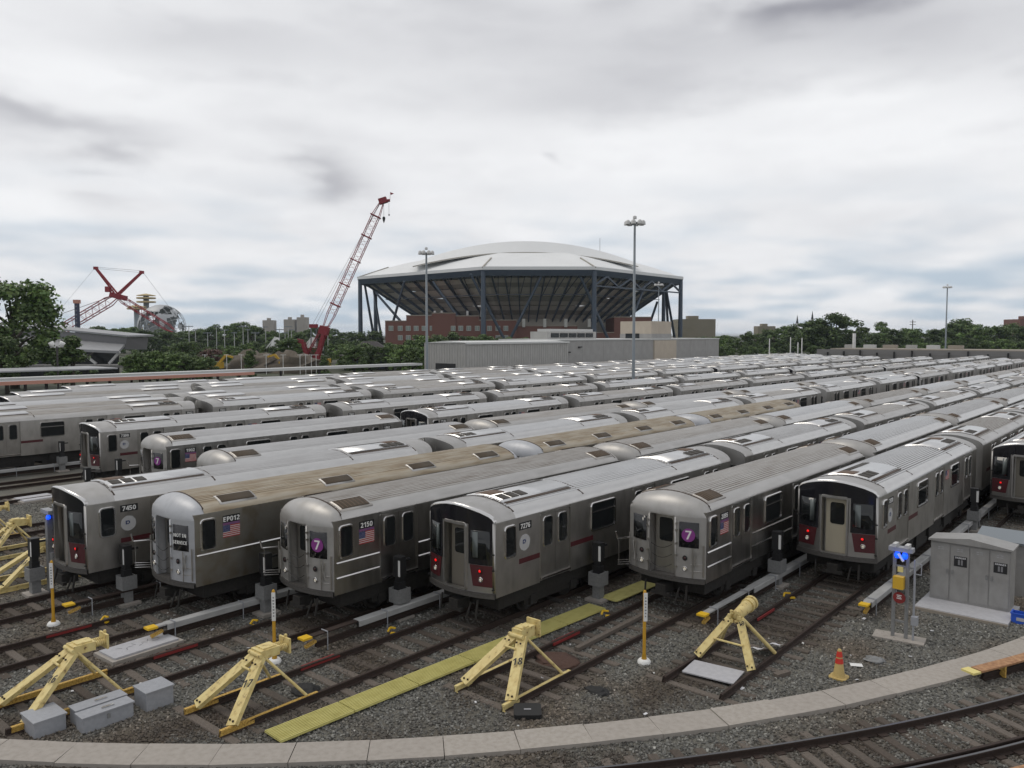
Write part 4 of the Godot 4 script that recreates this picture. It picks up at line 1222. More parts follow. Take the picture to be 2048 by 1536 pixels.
func sign_post(x: float, z: float, label: String) -> void:
	var o := thing("marker_post", label, "marker post", Vector3(x, GROUND, z), 0.0, "yellow marker posts between tracks")
	part(o, "base", lathe([Vector2(0, 0.1), Vector2(0.13, 0.1), Vector2(0.17, 0.05), Vector2(0.18, 0)], 20), M.white)
	part(o, "post", lathe([Vector2(0, 1.92), Vector2(0.03, 1.9), Vector2(0.042, 1.86), Vector2(0.042, 0.25), Vector2(0.07, 0.1), Vector2(0, 0.1)], 12), M.post_yellow)
	var p := part(o, "sign", box(Vector3(0.1, 0.74, 0.012)), M.white, Vector3(0.05, 1.48, 0.035), Basis(Vector3.UP, 0.75))
	for k in 7: part(p, "letter", box(Vector3(0.03 + 0.008 * (k % 3), 0.035, 0.003)), M.cable, Vector3(0, -0.24 + k * 0.08, 0.0085))
func pedestal(x: float, z: float, label: String) -> void:
	var o := thing("plug_pedestal", label, "power pedestal", Vector3(x, GROUND, z), 0.0, "grey pedestals with black boxes beside the trains")
	part(o, "base", box(Vector3(0.62, 0.09, 0.62)), M.concrete_b, Vector3(0, 0.04, 0))
	part(o, "post", box(Vector3(0.27, 0.5, 0.27)), M.grey_dark, Vector3(0, 0.33, 0))
	var st := S()
	bx(st, Vector3(0, 0.69, 0), Vector3(0.46, 0.36, 0.46))
	for s in [-1.0, 1.0]:
		bx(st, Vector3(s * 0.21, 0.9, 0), Vector3(0.035, 0.07, 0.46))
		bx(st, Vector3(0, 0.89, s * 0.21), Vector3(0.46, 0.05, 0.035))
	part(o, "box", done(st), M.grey_dark)
	st = S()
	bx(st, Vector3(0, 1.0, 0), Vector3(0.26, 0.24, 0.24))
	bx(st, Vector3(0, 1.22, 0), Vector3(0.2, 0.24, 0.2))
	var b := part(o, "plug_box", done(st), M.black)
	part(b, "head", box(Vector3(0.3, 0.6, 0.26)), M.black, Vector3(0, 1.58, 0))
	part(b, "hook", box(Vector3(0.08, 0.06, 0.3)), M.black, Vector3(0.06, 1.75, -0.2))
	part(o, "label_strip", box(Vector3(0.085, 0.48, 0.006)), M.white, Vector3(0.13, 1.55, 0.136))
func covered_rail(x: float, z0: float, z1: float, label: String, cover_from: float, bare := false) -> void:
	# a conductor rail with its protection board, yellow at the ramp
	var o := thing("third_rail", label, "third rail", Vector3(x, 0, 0), 0.0, "third rails beside the tracks")
	part(o, "conductor_rail", sweep([Vector3(0, 0.08, z0 - 0.25), Vector3(0, 0.08, z1)], RAIL), M.rail)
	part(o, "cover_board", sweep([Vector3(0, 0.26, cover_from), Vector3(0, 0.26, z1)], [Vector2(-0.13, 0), Vector2(-0.13, 0.045), Vector2(0.12, 0.045), Vector2(0.14, 0.03), Vector2(0.14, -0.12), Vector2(0.115, -0.12), Vector2(0.115, 0)]), M.cover_white)
	part(o, "end_board", sweep([Vector3(0, 0.262, z0), Vector3(0, 0.262, cover_from + 0.0)], [Vector2(-0.1, 0), Vector2(-0.1, 0.04), Vector2(0.1, 0.04), Vector2(0.1, 0)]), M.rail if bare else M.cover_white)
	part(o, "end_cap", box(Vector3(0.27, 0.055, 0.28)), M.yellow, Vector3(0, 0.285, z0 + 0.1))
	part(o, "ramp", box(Vector3(0.1, 0.07, 0.34)), M.rail_yellow, Vector3(0.02, 0.08, z0 - 0.05), Basis(Vector3.RIGHT, 0.25))
	var z := z0 - 0.5
	while z > maxf(z1, z0 - 24.0):
		var st := S()
		tb(st, Vector3(0.17, GROUND, z), Vector3(0.17, 0.33, z), 0.016, -1.0, 6)
		tb(st, Vector3(0.17, 0.33, z), Vector3(-0.1, 0.33, z), 0.016, -1.0, 6)
		part(o, "bracket", done(st), M.grey_metal)
		z -= 2.1
func grey_box(called: String, label: String, at: Vector3, s: Vector3, turn: float) -> Node3D:
	var o := thing(called, label, "equipment box", at, turn, "grey equipment boxes by the walkway")
	part(o, "body", box(s), M.grey_metal, Vector3(0, s.y * 0.5, 0))
	part(o, "lid", box(Vector3(s.x + 0.05, 0.03, s.z + 0.05)), M.grey_metal, Vector3(0, s.y + 0.015, 0))
	return o
func yard_things() -> void:
	buffer_stop(-19.6, -5.95, -7.15, "16", 0, "yellow buffer stop marked 16 with twin springs, leftmost beside grey boxes")
	buffer_stop(-16.1, -8.75, -9.8, "17", 0, "yellow buffer stop marked 17 with twin springs before car 7276")
	buffer_stop(-12.36, -13.5, -14.6, "18", 1, "yellow buffer stop marked 18 with square plate head over yellow walkway")
	buffer_stop(-8.9, -18.6, -19.2, "19", 2, "yellow buffer stop marked 19 with round barrel and chipped paint")
	buffer_stop(-38.1, -9.9, -10.9, "11", 0, "yellow buffer stop cut by the left edge, upper one")
	buffer_stop(-34.6, -9.7, -10.7, "12", 1, "yellow buffer stop marked 12 at the left edge by the blue light")
	buffer_stop(-30.3, -8.8, -10.2, "13", 1, "yellow buffer stop half hidden by car 7450")
	sign_post(-25.2, -8.82, "yellow post with white vertical sign before car 7450")
	sign_post(-17.95, -11.5, "yellow post with white vertical sign behind buffer stop 17")
	sign_post(-10.66, -17.7, "yellow post with white vertical sign left of buffer stop 19")
	for p in [[-25.41, -11.04, "between cars 7450 and EP012"], [-21.3, -13.4, "between cars EP012 and 2150"], [-17.94, -15.79, "left of the central black fronted car"], [-14.36, -21.0, "right of car 7276"], [-10.6, -26.1, "between cars 2095 and 7370"], [-28.6, -9.5, "left of car 7450"], [-53.4, -19.5, "far left, under the train behind 7300"], [-43.6, -18.7, "beside the front of car 7300"], [-41.8, -16.4, "left of car 1902, mostly hidden"], [-7.2, -39.0, "behind the grey cabinets, right of car 7370"]]:
		pedestal(p[0], p[1], "grey pedestal with black plug box " + p[2])
	covered_rail(-21.6, -10.1, -60.0, "white boarded third rail with yellow end beside car EP012", -10.4)
	covered_rail(-17.75, -12.4, -60.0, "third rail with grey cover board beside car 2150", -14.0, true)
	covered_rail(-10.6, -20.9, -70.0, "grey boarded third rail with yellow end beside car 2095", -24.0)
	covered_rail(-7.35, -24.8, -70.0, "white boarded third rail with yellow end behind the blue light post", -25.0)
	covered_rail(-25.35, -9.4, -60.0, "bare third rail with yellow end at left beside car 7450", -30.0, true)
	covered_rail(-53.7, -6.0, -60.0, "long white boarded third rail at far left beside the train behind 7300", -6.5)
	# fibreglass walkway planks
	var plank_st := S()
	for k in 11: bx(plank_st, Vector3(-0.3 + k * 0.06, 0.025, 0), Vector3(0.032, 0.03, 1.83))
	bx(plank_st, Vector3(0, 0, 0), Vector3(0.66, 0.02, 1.83))
	var pm := done(plank_st)
	var o := thing("yellow_walkway", "long yellow ribbed walkway running under buffer stop 18", "walkway")
	for k in 6: part(o, "plank", pm, M.walk_yellow, Vector3(-14.42 + k * 0.09, -0.11, -10.1 - k * 1.86), Basis(Vector3.UP, -0.049))
	var o2 := thing("yellow_walkway", "short yellow plank by the corner of car 2095", "walkway")
	part(o2, "plank", plate(0.66, 2.5, 0.12, 0.03), M.walk_yellow, Vector3(-13.95, -0.1, -22.3), Basis(Vector3.UP, -0.05) * Basis(Vector3.RIGHT, -PI / 2))
	# painted joint bars and yellow clips on the rails
	var where := {-24.05: [-8.8, "before work car EP012"], -20.36: [-10.05, "before car 2150 by the scrawled slab"], -16.86: [-12.1, "behind the second buffer stop from the left"], -13.06: [-17.5, "by the rusty sheet"], -9.66: [-22.9, "behind the barrel headed buffer stop"], -45.1: [-9.0, "at the far left edge"], -27.75: [-7.6, "left of the leftmost marker post"]}
	for x in where:
		var b := thing("red_joint_bar", "red painted bar against the rail %s" % where[x][1], "joint bar", Vector3(x - 0.06, -0.07, where[x][0]), 0.0, "red painted rail bars")
		part(b, "bar", box(Vector3(0.05, 0.09, 1.0)), M.red_paint)
		part(b, "bar_inner", box(Vector3(0.04, 0.07, 1.2)), M.red_paint, Vector3(0.11, 0.015, 0))
		for k in 4: part(b, "bolt", K.get_or_add("bolt", box(Vector3(0.03, 0.035, 0.035))), M.rail, Vector3(-0.035, 0, -0.36 + k * 0.24))
	for p in [[-13.3, -19.9, "beside the yellow walkway end"], [-24.2, -9.9, "left of work car EP012"], [-20.6, -12.6, "near the scrawled slab"], [-17.1, -14.8, "before the central black fronted car"], [-9.8, -25.1, "behind the barrel headed buffer stop"], [-26.2, -6.3, "at the left edge"], [-46.7, -17.5, "at far left in the second row"]]:
		var b := thing("yellow_clip", "small yellow clip by the rail " + p[2], "rail clip", Vector3(p[0], -0.1, p[1]), 0.1, "yellow clips beside the rails")
		var st := S()
		beam(st, Vector3(-0.12, 0, 0.1), Vector3(-0.12, 0.1, 0.0), 0.05, 0.04)
		beam(st, Vector3(-0.12, 0.1, 0), Vector3(0.06, 0.11, -0.02), 0.05, 0.04)
		part(b, "hook", done(st), M.yellow)
		part(b, "foot", box(Vector3(0.2, 0.04, 0.1)), M.yellow, Vector3(0.14, 0.02, 0.12), Basis(Vector3.UP, 0.5))
	# equipment boxes by the walkway
	grey_box("junction_box", "square grey box with flat lid nearest the bottom left corner", Vector3(-18.6, GROUND, -6.25), Vector3(0.72, 0.34, 0.62), 0.0)
	grey_box("junction_box", "square grey box with flat lid right of the two long chests", Vector3(-17.98, GROUND, -8.35), Vector3(0.6, 0.42, 0.62), 0.0)
	for k in 2:
		var c := grey_box("chest", ["long grey chest with handle on lid, nearer of the pair", "long grey chest with handle on lid, farther of the pair"][k], Vector3(-17.86 - 0.47 * k, GROUND, -7.22 - 0.05 * k), Vector3(0.35, 0.34, 1.06), 0.0)
		part(c, "handle", box(Vector3(0.05, 0.03, 0.26)), M.bright_steel, Vector3(0.02, 0.385, -0.05))
		part(c, "latch", box(Vector3(0.02, 0.1, 0.06)), M.grey_dark, Vector3(0.19, 0.24, 0))
	for p in [[-21.42, -9.6, 0.85, 1.75, "pale grey slab with black scrawl beside buffer stop 16"], [-45.2, -15.2, 1.3, 1.6, "pale grey slab lying between tracks at far left"]]:
		var s := thing("cover_slab", p[4], "slab", Vector3(p[0], GROUND, p[1]), 0.05)
		part(s, "frame", box(Vector3(p[2] + 0.2, 0.14, p[3] + 0.2)), M.concrete_b, Vector3(0, 0.03, 0))
		part(s, "lid", box(Vector3(p[2], 0.05, p[3])), M.slab, Vector3(0, 0.125, 0))
		if p[1] > -10.0:
			var st := S()
			for k in 9: bx(st, Vector3(-0.05 + 0.1 * sin(k * 2.1), 0.152, -0.55 + k * 0.13), Vector3(0.16, 0.004, 0.022), Basis(Vector3.UP, k * 1.3))
			part(s, "scrawl", done(st), M.cable)
	# blue light post with its telephone
	var e := thing("blue_light_post", "grey steel post frame with blue lamp, yellow phone box and red sign", "light post", Vector3(-6.12, GROUND, -23.75))
	part(e, "base", box(Vector3(1.3, 0.06, 0.62)), M.concrete_b, Vector3(0, 0.02, 0), Basis(Vector3.UP, 0.12))
	for x in [-0.17, 0.17]: part(e, "upright", box(Vector3(0.08, 2.5, 0.08)), M.grey_dark, Vector3(x, 1.27, 0))
	for y in [2.05, 1.4, 0.5]: part(e, "cross_piece", box(Vector3(0.32, 0.05, 0.05)), M.grey_dark, Vector3(0, y, 0))
	part(e, "lamp_hood", box(Vector3(0.62, 0.12, 0.24)), M.grey_metal, Vector3(0, 2.54, 0))
	for x in [-0.16, 0.16]: part(e, "lamp_end", box(Vector3(0.1, 0.1, 0.28)), M.lamp_head, Vector3(x, 2.64, 0))
	for x in [-0.09, 0.1]: part(e, "blue_lamp", lathe([Vector2(0, -0.1), Vector2(0.06, -0.08), Vector2(0.085, 0.0), Vector2(0.06, 0.08), Vector2(0, 0.1)], 14), M.blue_lamp, Vector3(x, 2.37, 0.05))
	part(e, "shade", box(Vector3(0.04, 0.24, 0.1)), M.white, Vector3(0.02, 2.33, 0.13), Basis(Vector3(0, 0, 1), 0.6))
	part(e, "phone_box", box(Vector3(0.27, 0.34, 0.2)), M.phone_yellow, Vector3(-0.02, 1.62, 0.1))
	part(e, "tag", box(Vector3(0.14, 0.14, 0.04)), M.pale_yellow, Vector3(0.0, 1.98, 0.06))
	var rs := part(e, "sign", lathe([Vector2(0, 0.02), Vector2(0.16, 0.02), Vector2(0.16, 0)], 20, false), M.red_paint, Vector3(0, 1.19, 0.09), Basis(Vector3.RIGHT, PI / 2))
	for k in 3: part(rs, "letter", box(Vector3(0.13 - 0.03 * (k % 2), 0.004, 0.022)), M.white, Vector3(0, 0.024, -0.07 + k * 0.045))
	var st3 := S()
	tb(st3, Vector3(0.36, 0.05, 0.02), Vector3(0.36, 2.3, 0.02), 0.03)
	tb(st3, Vector3(0.36, 2.2, 0.02), Vector3(0.52, 2.2, 0.0), 0.014)
	tb(st3, Vector3(0.52, 2.2, 0.0), Vector3(0.52, 1.9, 0.0), 0.014)
	tb(st3, Vector3(0.52, 1.9, 0.0), Vector3(0.36, 1.9, 0.0), 0.014)
	part(e, "conduit", done(st3), M.grey_metal)
	part(e, "switch_box", box(Vector3(0.16, 0.24, 0.16)), M.grey_metal, Vector3(0.4, 0.62, 0.06))
	for x in [-6.21, -6.02]:
		var bl := OmniLight3D.new()
		bl.name = numbered("blue_lamp_light")
		bl.position = Vector3(x, 2.2, -23.58)
		bl.light_color = Color(0.1, 0.35, 1.0)
		bl.light_energy = 0.03
		bl.light_size = 0.08
		bl.omni_range = 8.0
		bl.omni_attenuation = 2.0
		bl.shadow_enabled = true
		add_child(bl)
	var e2 := thing("blue_light_post", "dark post with blue lamp behind buffer stop 12 at left", "light post", Vector3(-28.4, GROUND, -9.9))
	part(e2, "upright", box(Vector3(0.2, 2.6, 0.16)), M.grey_dark, Vector3(0, 1.3, 0))
	part(e2, "lamp_hood", box(Vector3(0.66, 0.12, 0.24)), M.grey_metal, Vector3(0, 2.72, 0))
	part(e2, "blue_lamp", lathe([Vector2(0, -0.08), Vector2(0.06, -0.05), Vector2(0.075, 0.0), Vector2(0.05, 0.07), Vector2(0, 0.08)], 14), M.blue_lamp, Vector3(0.16, 2.55, 0.06))
	part(e2, "control_box", box(Vector3(0.4, 0.9, 0.3)), M.grey_dark, Vector3(0.16, 0.95, -0.1))
	var bl2 := OmniLight3D.new()
	bl2.name = numbered("blue_lamp_light")
	bl2.position = Vector3(-28.2, 2.36, -9.7)
	bl2.light_color = Color(0.1, 0.35, 1.0)
	bl2.light_energy = 0.03
	bl2.light_size = 0.08
	bl2.shadow_enabled = true
	add_child(bl2)
	# grey relay cabinets
	var cb := thing("relay_cabinet", "large grey metal cabinet with four doors and two black notices", "cabinet", Vector3(-5.22, GROUND, -27.86))
	part(cb, "plinth", box(Vector3(2.5, 0.12, 2.0)), M.slab, Vector3(0.0, 0.04, 0.15))
	part(cb, "kerb_board", box(Vector3(2.52, 0.1, 0.05)), M.tan_block, Vector3(0.0, 0.03, 1.18))
	part(cb, "body", box(Vector3(2.2, 1.9, 0.8)), M.cabinet, Vector3(0, 1.05, -0.42))
	var rst := S()
	for s in [-1.0, 1.0]: q4(rst, Vector3(-1.16 if s < 0 else 0.0, 2.02 if s < 0 else 2.18, 0.08), Vector3(0.0 if s < 0 else 1.16, 2.18 if s < 0 else 2.02, 0.08), Vector3(0.0 if s < 0 else 1.16, 2.18 if s < 0 else 2.02, -0.9), Vector3(-1.16 if s < 0 else 0.0, 2.02 if s < 0 else 2.18, -0.9))
	tri(rst, Vector3(-1.16, 2.02, 0.08), Vector3(0, 2.18, 0.08), Vector3(1.16, 2.02, 0.08))
	tri(rst, Vector3(-1.16, 2.02, -0.9), Vector3(0, 2.18, -0.9), Vector3(1.16, 2.02, -0.9))
	q4(rst, Vector3(-1.16, 2.02, 0.08), Vector3(1.16, 2.02, 0.08), Vector3(1.16, 1.97, 0.08), Vector3(-1.16, 1.97, 0.08))
	for x in [-1.16, 1.16]: q4(rst, Vector3(x, 2.02, 0.08), Vector3(x, 2.02, -0.9), Vector3(x, 1.97, -0.9), Vector3(x, 1.97, 0.08))
	part(cb, "roof", done(rst), M.cabinet)
	for k in 4:
		var x := -0.81 + k * 0.54
		var d := part(cb, "door", plate(0.5, 1.72, 0.01, 0.02), M.cabinet, Vector3(x, 1.05, -0.018))
		for j in 2:
			for i in 2: part(d, "louvre", box(Vector3(0.07, 0.018, 0.012)), M.slab, Vector3(-0.05 + i * 0.1, 0.68 + j * 0.06, 0.024))
		part(d, "handle", box(Vector3(0.05, 0.14, 0.04)), M.grey_dark, Vector3(0.2 if k % 2 == 0 else -0.2, 0.0, 0.03))
		if k % 2 == 1:
			var nt := part(d, "notice", box(Vector3(0.36, 0.32, 0.006)), M.black, Vector3(0.02, 0.36, 0.024))
			part(nt, "notice_text", text("DANGER", 0.075), M.paper, Vector3(0, 0.11, 0.004))
			for j in 2: part(nt, "notice_panel", box(Vector3(0.05, 0.16, 0.004)), M.cable, Vector3(-0.04 + 0.08 * j, -0.03, 0.004))
	var cb2 := thing("relay_cabinet", "smaller cabinet with blue grey roof behind the large cabinet", "cabinet", Vector3(-4.55, GROUND, -30.6))
	part(cb2, "body", box(Vector3(1.6, 1.75, 0.9)), M.cabinet, Vector3(0, 0.87, 0))
	part(cb2, "roof", box(Vector3(1.9, 0.07, 1.15)), M.pole_grey, Vector3(0, 1.82, 0), Basis(Vector3.RIGHT, 0.16))
	# odds and ends
	var cone := thing("traffic_cone", "faded traffic cone with two red bands on the ballast", "traffic cone", Vector3(-6.52, GROUND, -20.05))
	part(cone, "base", plate(0.42, 0.42, 0.1, 0.035), M.cone_tan, Vector3.ZERO, Basis(Vector3.RIGHT, -PI / 2))
	part(cone, "body", lathe([Vector2(0.165, 0.03), Vector2(0.13, 0.12), Vector2(0.045, 0.7), Vector2(0.035, 0.72), Vector2(0, 0.72)], 20), M.cone_tan)
	part(cone, "band", lathe([Vector2(0.099, 0.37), Vector2(0.08, 0.5)], 20), M.cone_red)
	part(cone, "band", lathe([Vector2(0.076, 0.53), Vector2(0.054, 0.67)], 20), M.cone_red)
	var cr := thing("blue_crate", "bright blue plastic crate at the right edge", "crate", Vector3(-3.72, GROUND, -27.4))
	var cst := S()
	for s in [[Vector3(0, 0.02, 0), Vector3(0.5, 0.03, 0.36)], [Vector3(0, 0.16, 0.18), Vector3(0.5, 0.28, 0.02)], [Vector3(0, 0.16, -0.18), Vector3(0.5, 0.28, 0.02)], [Vector3(-0.25, 0.16, 0), Vector3(0.02, 0.28, 0.36)], [Vector3(0.25, 0.16, 0), Vector3(0.02, 0.28, 0.36)], [Vector3(0, 0.3, 0.19), Vector3(0.54, 0.03, 0.04)], [Vector3(-0.26, 0.3, 0), Vector3(0.04, 0.03, 0.4)]]: bx(cst, s[0], s[1])
	part(cr, "shell", done(cst), M.crate_blue)
	part(cr, "label_patch", box(Vector3(0.2, 0.1, 0.004)), M.slab, Vector3(-0.02, 0.15, 0.193))
	var pan := thing("black_case", "flat black plastic case on the ballast by buffer stop 18", "case", Vector3(-11.15, GROUND + 0.02, -13.55), 0.72)
	part(pan, "shell", plate(0.62, 0.48, 0.07, 0.1), M.rubber, Vector3.ZERO, Basis(Vector3.RIGHT, -PI / 2 + 0.12))
	part(pan, "print", box(Vector3(0.16, 0.003, 0.03)), M.slab, Vector3(0, 0.105, 0.02), Basis(Vector3.RIGHT, 0.12))
	tag(lump("black_bag", Vector3(-10.6, GROUND, -15.5), Vector3(0.34, 0.09, 0.22), M.rubber, 61), "small crumpled black bag right of buffer stop 18", "bag")
	tag(lump("dark_rock", Vector3(-6.15, GROUND, -21.7), Vector3(0.26, 0.11, 0.2), M.grey_dark, 62), "dark lump of rock near the traffic cone", "rock")
	tag(lump("rust_sheet", Vector3(-12.4, GROUND + 0.02, -16.3), Vector3(0.62, 0.06, 0.5), M.rust_sheet, 63), "rusty brown crumpled sheet between rails behind buffer stop 18", "sheet")
	tag(lump("dark_heap", Vector3(-15.9, GROUND, -11.0), Vector3(0.35, 0.14, 0.3), M.rubber, 64), "dark heap between the rails behind buffer stop 17", "heap")
	var wp := part(self, "white_board", box(Vector3(1.3, 0.03, 0.85)), M.slab, Vector3(-8.92, -0.06, -18.1), Basis(Vector3.UP, 0.12))
	tag(wp, "flat white board lying between the rails under buffer stop 19", "board")
	var shst := S(true)
	for i in 8:
		for k in 4:
			var v := []
			for q in [[0, 0], [1, 0], [1, 1], [0, 1]]:
				var xx: float = (i + q[0]) / 8.0
				var zz: float = (k + q[1]) / 4.0
				v.append(Vector3((xx - 0.5) * 1.0, 0.05 * sin(xx * 9.0 + zz * 4.0) + 0.18 * zz, (zz - 0.5) * 0.4))
			q4(shst, v[3], v[2], v[1], v[0])
	tag(part(self, "plastic_sheet", done(shst), M.paper, Vector3(-8.5, -0.06, -20.35), Basis(Vector3.UP, 1.15)), "crumpled white plastic sheet against the rail by buffer stop 19", "sheet")
	tag(part(self, "paper_sheet", box(Vector3(0.3, 0.004, 0.2)), M.white, Vector3(-6.42, GROUND + 0.03, -21.05), Basis(Vector3.UP, 0.5)), "white sheet of paper right of the traffic cone", "paper")
	tag(part(self, "loose_plank", box(Vector3(0.14, 0.1, 3.6)), M.tie_b, Vector3(-12.4, -0.08, -18.9), Basis(Vector3.UP, 0.01)), "long weathered plank lying between the rails of track 18", "plank")
	tag(part(self, "wood_block", box(Vector3(0.16, 0.12, 0.46)), M.tie_b, Vector3(-7.62, GROUND + 0.05, -19.2), Basis(Vector3.UP, -0.35)), "short wooden block right of buffer stop 19", "wood block")
	# scattered litter, each scrap a thing of its own
	var lst := []
	for k in 3: lst.append([box(Vector3(0.1, 0.012, 0.07)), box(Vector3(0.06, 0.03, 0.05)), box(Vector3(0.16, 0.008, 0.05))][k])
	for k in 80:
		var d := 13.0 + 18.0 * rng.randf()
		var p := ahead(rng.randf_range(-0.63, 0.6) * d, 0, d)
		if Vector2(p.x + 41.11, p.z + 37.94).length() > 39.3: continue
		var s := part(self, "litter", lst[k % 3], [M.paper, M.white, M.slab][k % 3], Vector3(p.x, GROUND + 0.025, p.z), Basis.from_euler(Vector3(rng.randf_range(-0.3, 0.3), rng.randf() * TAU, rng.randf_range(-0.3, 0.3))).scaled(Vector3.ONE * rng.randf_range(0.5, 1.2)))
		tag(s, "small white scrap of litter on the ballast", "litter", "scraps of litter on the ballast")
func lump(called: String, at: Vector3, s: Vector3, m: Material, sd: int) -> Node3D:
	var n := noise(sd, 1.4, 3)
	var st := S(true)
	var rows := 8
	var cols := 14
	for i in rows:
		for k in cols:
			var v := []
			for q in [[0, 0], [1, 0], [1, 1], [0, 1]]:
				var t: float = PI * 0.5 * (i + q[0]) / rows
				var f: float = TAU * ((k + q[1]) % cols) / cols
				var dir := Vector3(sin(t) * cos(f), cos(t), sin(t) * sin(f))
				v.append(dir * s * (1.0 + 0.5 * n.get_noise_3dv(dir * 1.6)))
			q4(st, v[0], v[1], v[2], v[3])
	return part(self, called, done(st), m, at)

const LINE_R := [[0.2531, 314, 7.6], [0.263, 309, 8], [0.2729, 355, 7.3], [0.2851, 313, 8.3], [0.2943, 310, 9.3], [0.303, 356, 8.8], [0.3155, 348, 10.5], [0.3248, 338, 10.3], [0.3376, 353, 12], [0.3488, 340, 10.7], [0.3574, 328, 10.8], [0.3706, 352, 10.7], [0.3799, 355, 10.9], [0.3929, 351, 10.6], [0.4029, 336, 10.2], [0.4113, 318, 9.3], [0.419, 303, 9.2], [0.4281, 332, 9.3], [0.4377, 360, 9.6], [0.4477, 312, 9.1], [0.4568, 321, 9.3], [0.4662, 334, 9.5], [0.4742, 304, 10.6], [0.4864, 337, 11], [0.4959, 311, 10.6], [0.5036, 342, 10.2], [0.517, 344, 10.3], [0.5245, 317, 10.4], [0.5368, 325, 10.9], [0.5481, 349, 13.1], [0.5567, 327, 13.9], [0.5665, 358, 13.5], [0.5739, 303, 12.4], [0.5863, 322, 11.7], [0.5943, 359, 11.3], [0.603, 304, 11.7], [0.6114, 341, 12.5], [0.619, 329, 12.4], [0.6327, 307, 12], [0.645, 325, 11.9]]
const LINE_L := [[-0.5298, 331, 11], [-0.5179, 338, 11.3], [-0.5087, 401, 12.2], [-0.5003, 374, 10.7], [-0.4928, 340, 10.9], [-0.4806, 376, 11.3], [-0.4686, 400, 11.8], [-0.4564, 348, 10.7], [-0.4444, 368, 9.8], [-0.4365, 409, 10.9], [-0.4286, 374, 10.3], [-0.4185, 411, 9.6], [-0.4115, 358, 9.6], [-0.4016, 394, 10.2], [-0.3942, 352, 10.3], [-0.3852, 399, 11.3], [-0.3745, 391, 12.1], [-0.3657, 412, 12.8], [-0.3533, 358, 11.9], [-0.3417, 385, 13.4], [-0.3339, 399, 14], [-0.323, 342, 12.8], [-0.3152, 403, 12.3], [-0.3029, 363, 10.1], [-0.2938, 386, 10.2], [-0.2845, 414, 9.8], [-0.2736, 359, 10.1], [-0.2666, 332, 9.4], [-0.2547, 402, 10.8], [-0.242, 344, 11.6], [-0.2321, 382, 11.1], [-0.2207, 417, 11.5], [-0.2098, 391, 9], [-0.1992, 405, 9.7], [-0.1867, 367, 9.4], [-0.1745, 393, 10.2], [-0.1661, 359, 9.7]]
const LINE_M := [[-0.2072, 196, 6], [-0.1953, 175, 6.2], [-0.1841, 195, 6], [-0.1745, 184, 5.8], [-0.1669, 195, 5.4], [-0.1565, 198, 5.6], [-0.1478, 195, 5.8], [-0.138, 173, 6.4], [-0.1264, 179, 7], [-0.1149, 188, 8.2], [-0.1049, 178, 7.7]]
const LINE_S := [[-0.4727, 143, 4.9], [-0.4676, 160, 5], [-0.4624, 144, 4.9], [-0.4549, 158, 5], [-0.4497, 147, 5.4], [-0.4408, 143, 5.5], [-0.4326, 142, 5], [-0.4266, 151, 4.9], [-0.4181, 142, 4.9], [-0.4126, 154, 5], [-0.4047, 144, 4.9], [-0.3998, 146, 4.7], [-0.391, 152, 4.3], [-0.3821, 143, 4.4], [-0.3735, 159, 3.4]]
const LINE_RF := [[0.2581, 250, 4.8], [0.2688, 257, 5], [0.2872, 273, 4.6], [0.2979, 250, 5.3], [0.3102, 249, 4.3], [0.3219, 242, 4.3], [0.3373, 280, 4.3], [0.3558, 266, 3.8], [0.3729, 260, 4.8], [0.3852, 275, 3.4], [0.4039, 253, 4.2], [0.4214, 266, 3.8], [0.4366, 266, 4.1], [0.4494, 277, 3.7], [0.4605, 279, 3.9], [0.4769, 242, 4.9], [0.4884, 279, 5], [0.4994, 247, 5.7], [0.5149, 270, 5.4], [0.5273, 240, 6], [0.5378, 275, 7.1], [0.5555, 271, 6.2], [0.5708, 275, 7.3], [0.5872, 253, 6.5], [0.6046, 259, 7], [0.6152, 241, 6.8], [0.63, 275, 6.2], [0.6417, 255, 5.9]]
const LINE_LF := [[-0.4305, 251, 4.7], [-0.4194, 248, 5.6], [-0.4083, 216, 6.7], [-0.3962, 243, 6.2], [-0.3854, 253, 5.7], [-0.376, 218, 5.3], [-0.3608, 252, 4.8], [-0.3503, 219, 5.4], [-0.3405, 252, 4.2], [-0.3268, 221, 6.1], [-0.3164, 253, 6.2], [-0.3025, 242, 6.2], [-0.2875, 225, 6.9], [-0.2781, 219, 7.5], [-0.2677, 220, 7.3], [-0.2524, 227, 5.9], [-0.2392, 244, 6], [-0.2242, 250, 5.6], [-0.212, 243, 5.4], [-0.1998, 235, 6.2], [-0.1856, 234, 6.4], [-0.1762, 250, 6], [-0.1651, 242, 5.3], [-0.1546, 230, 6.1]]
const LINE_MB := [[-0.1545, 260, 3.8], [-0.1438, 260, 4.6], [-0.1315, 268, 5.2], [-0.1207, 265, 6.5], [-0.1106, 270, 7.2], [-0.1031, 266, 7.3], [-0.093, 264, 8.1], [-0.0848, 256, 7.6], [-0.0725, 265, 8.9], [-0.0597, 267, 8.1], [-0.0527, 268, 7.9], [-0.0421, 255, 7.6], [-0.0349, 262, 8.5], [-0.0258, 268, 7.3], [-0.014, 259, 7.6], [-0.0035, 256, 7.6], [0.0093, 266, 7.1], [0.018, 265, 7.4], [0.2084, 283, 7.2], [0.2159, 297, 6.4], [0.2251, 293, 7.1], [0.2364, 295, 7.2], [0.2477, 278, 7.2], [0.2553, 278, 7.5]]

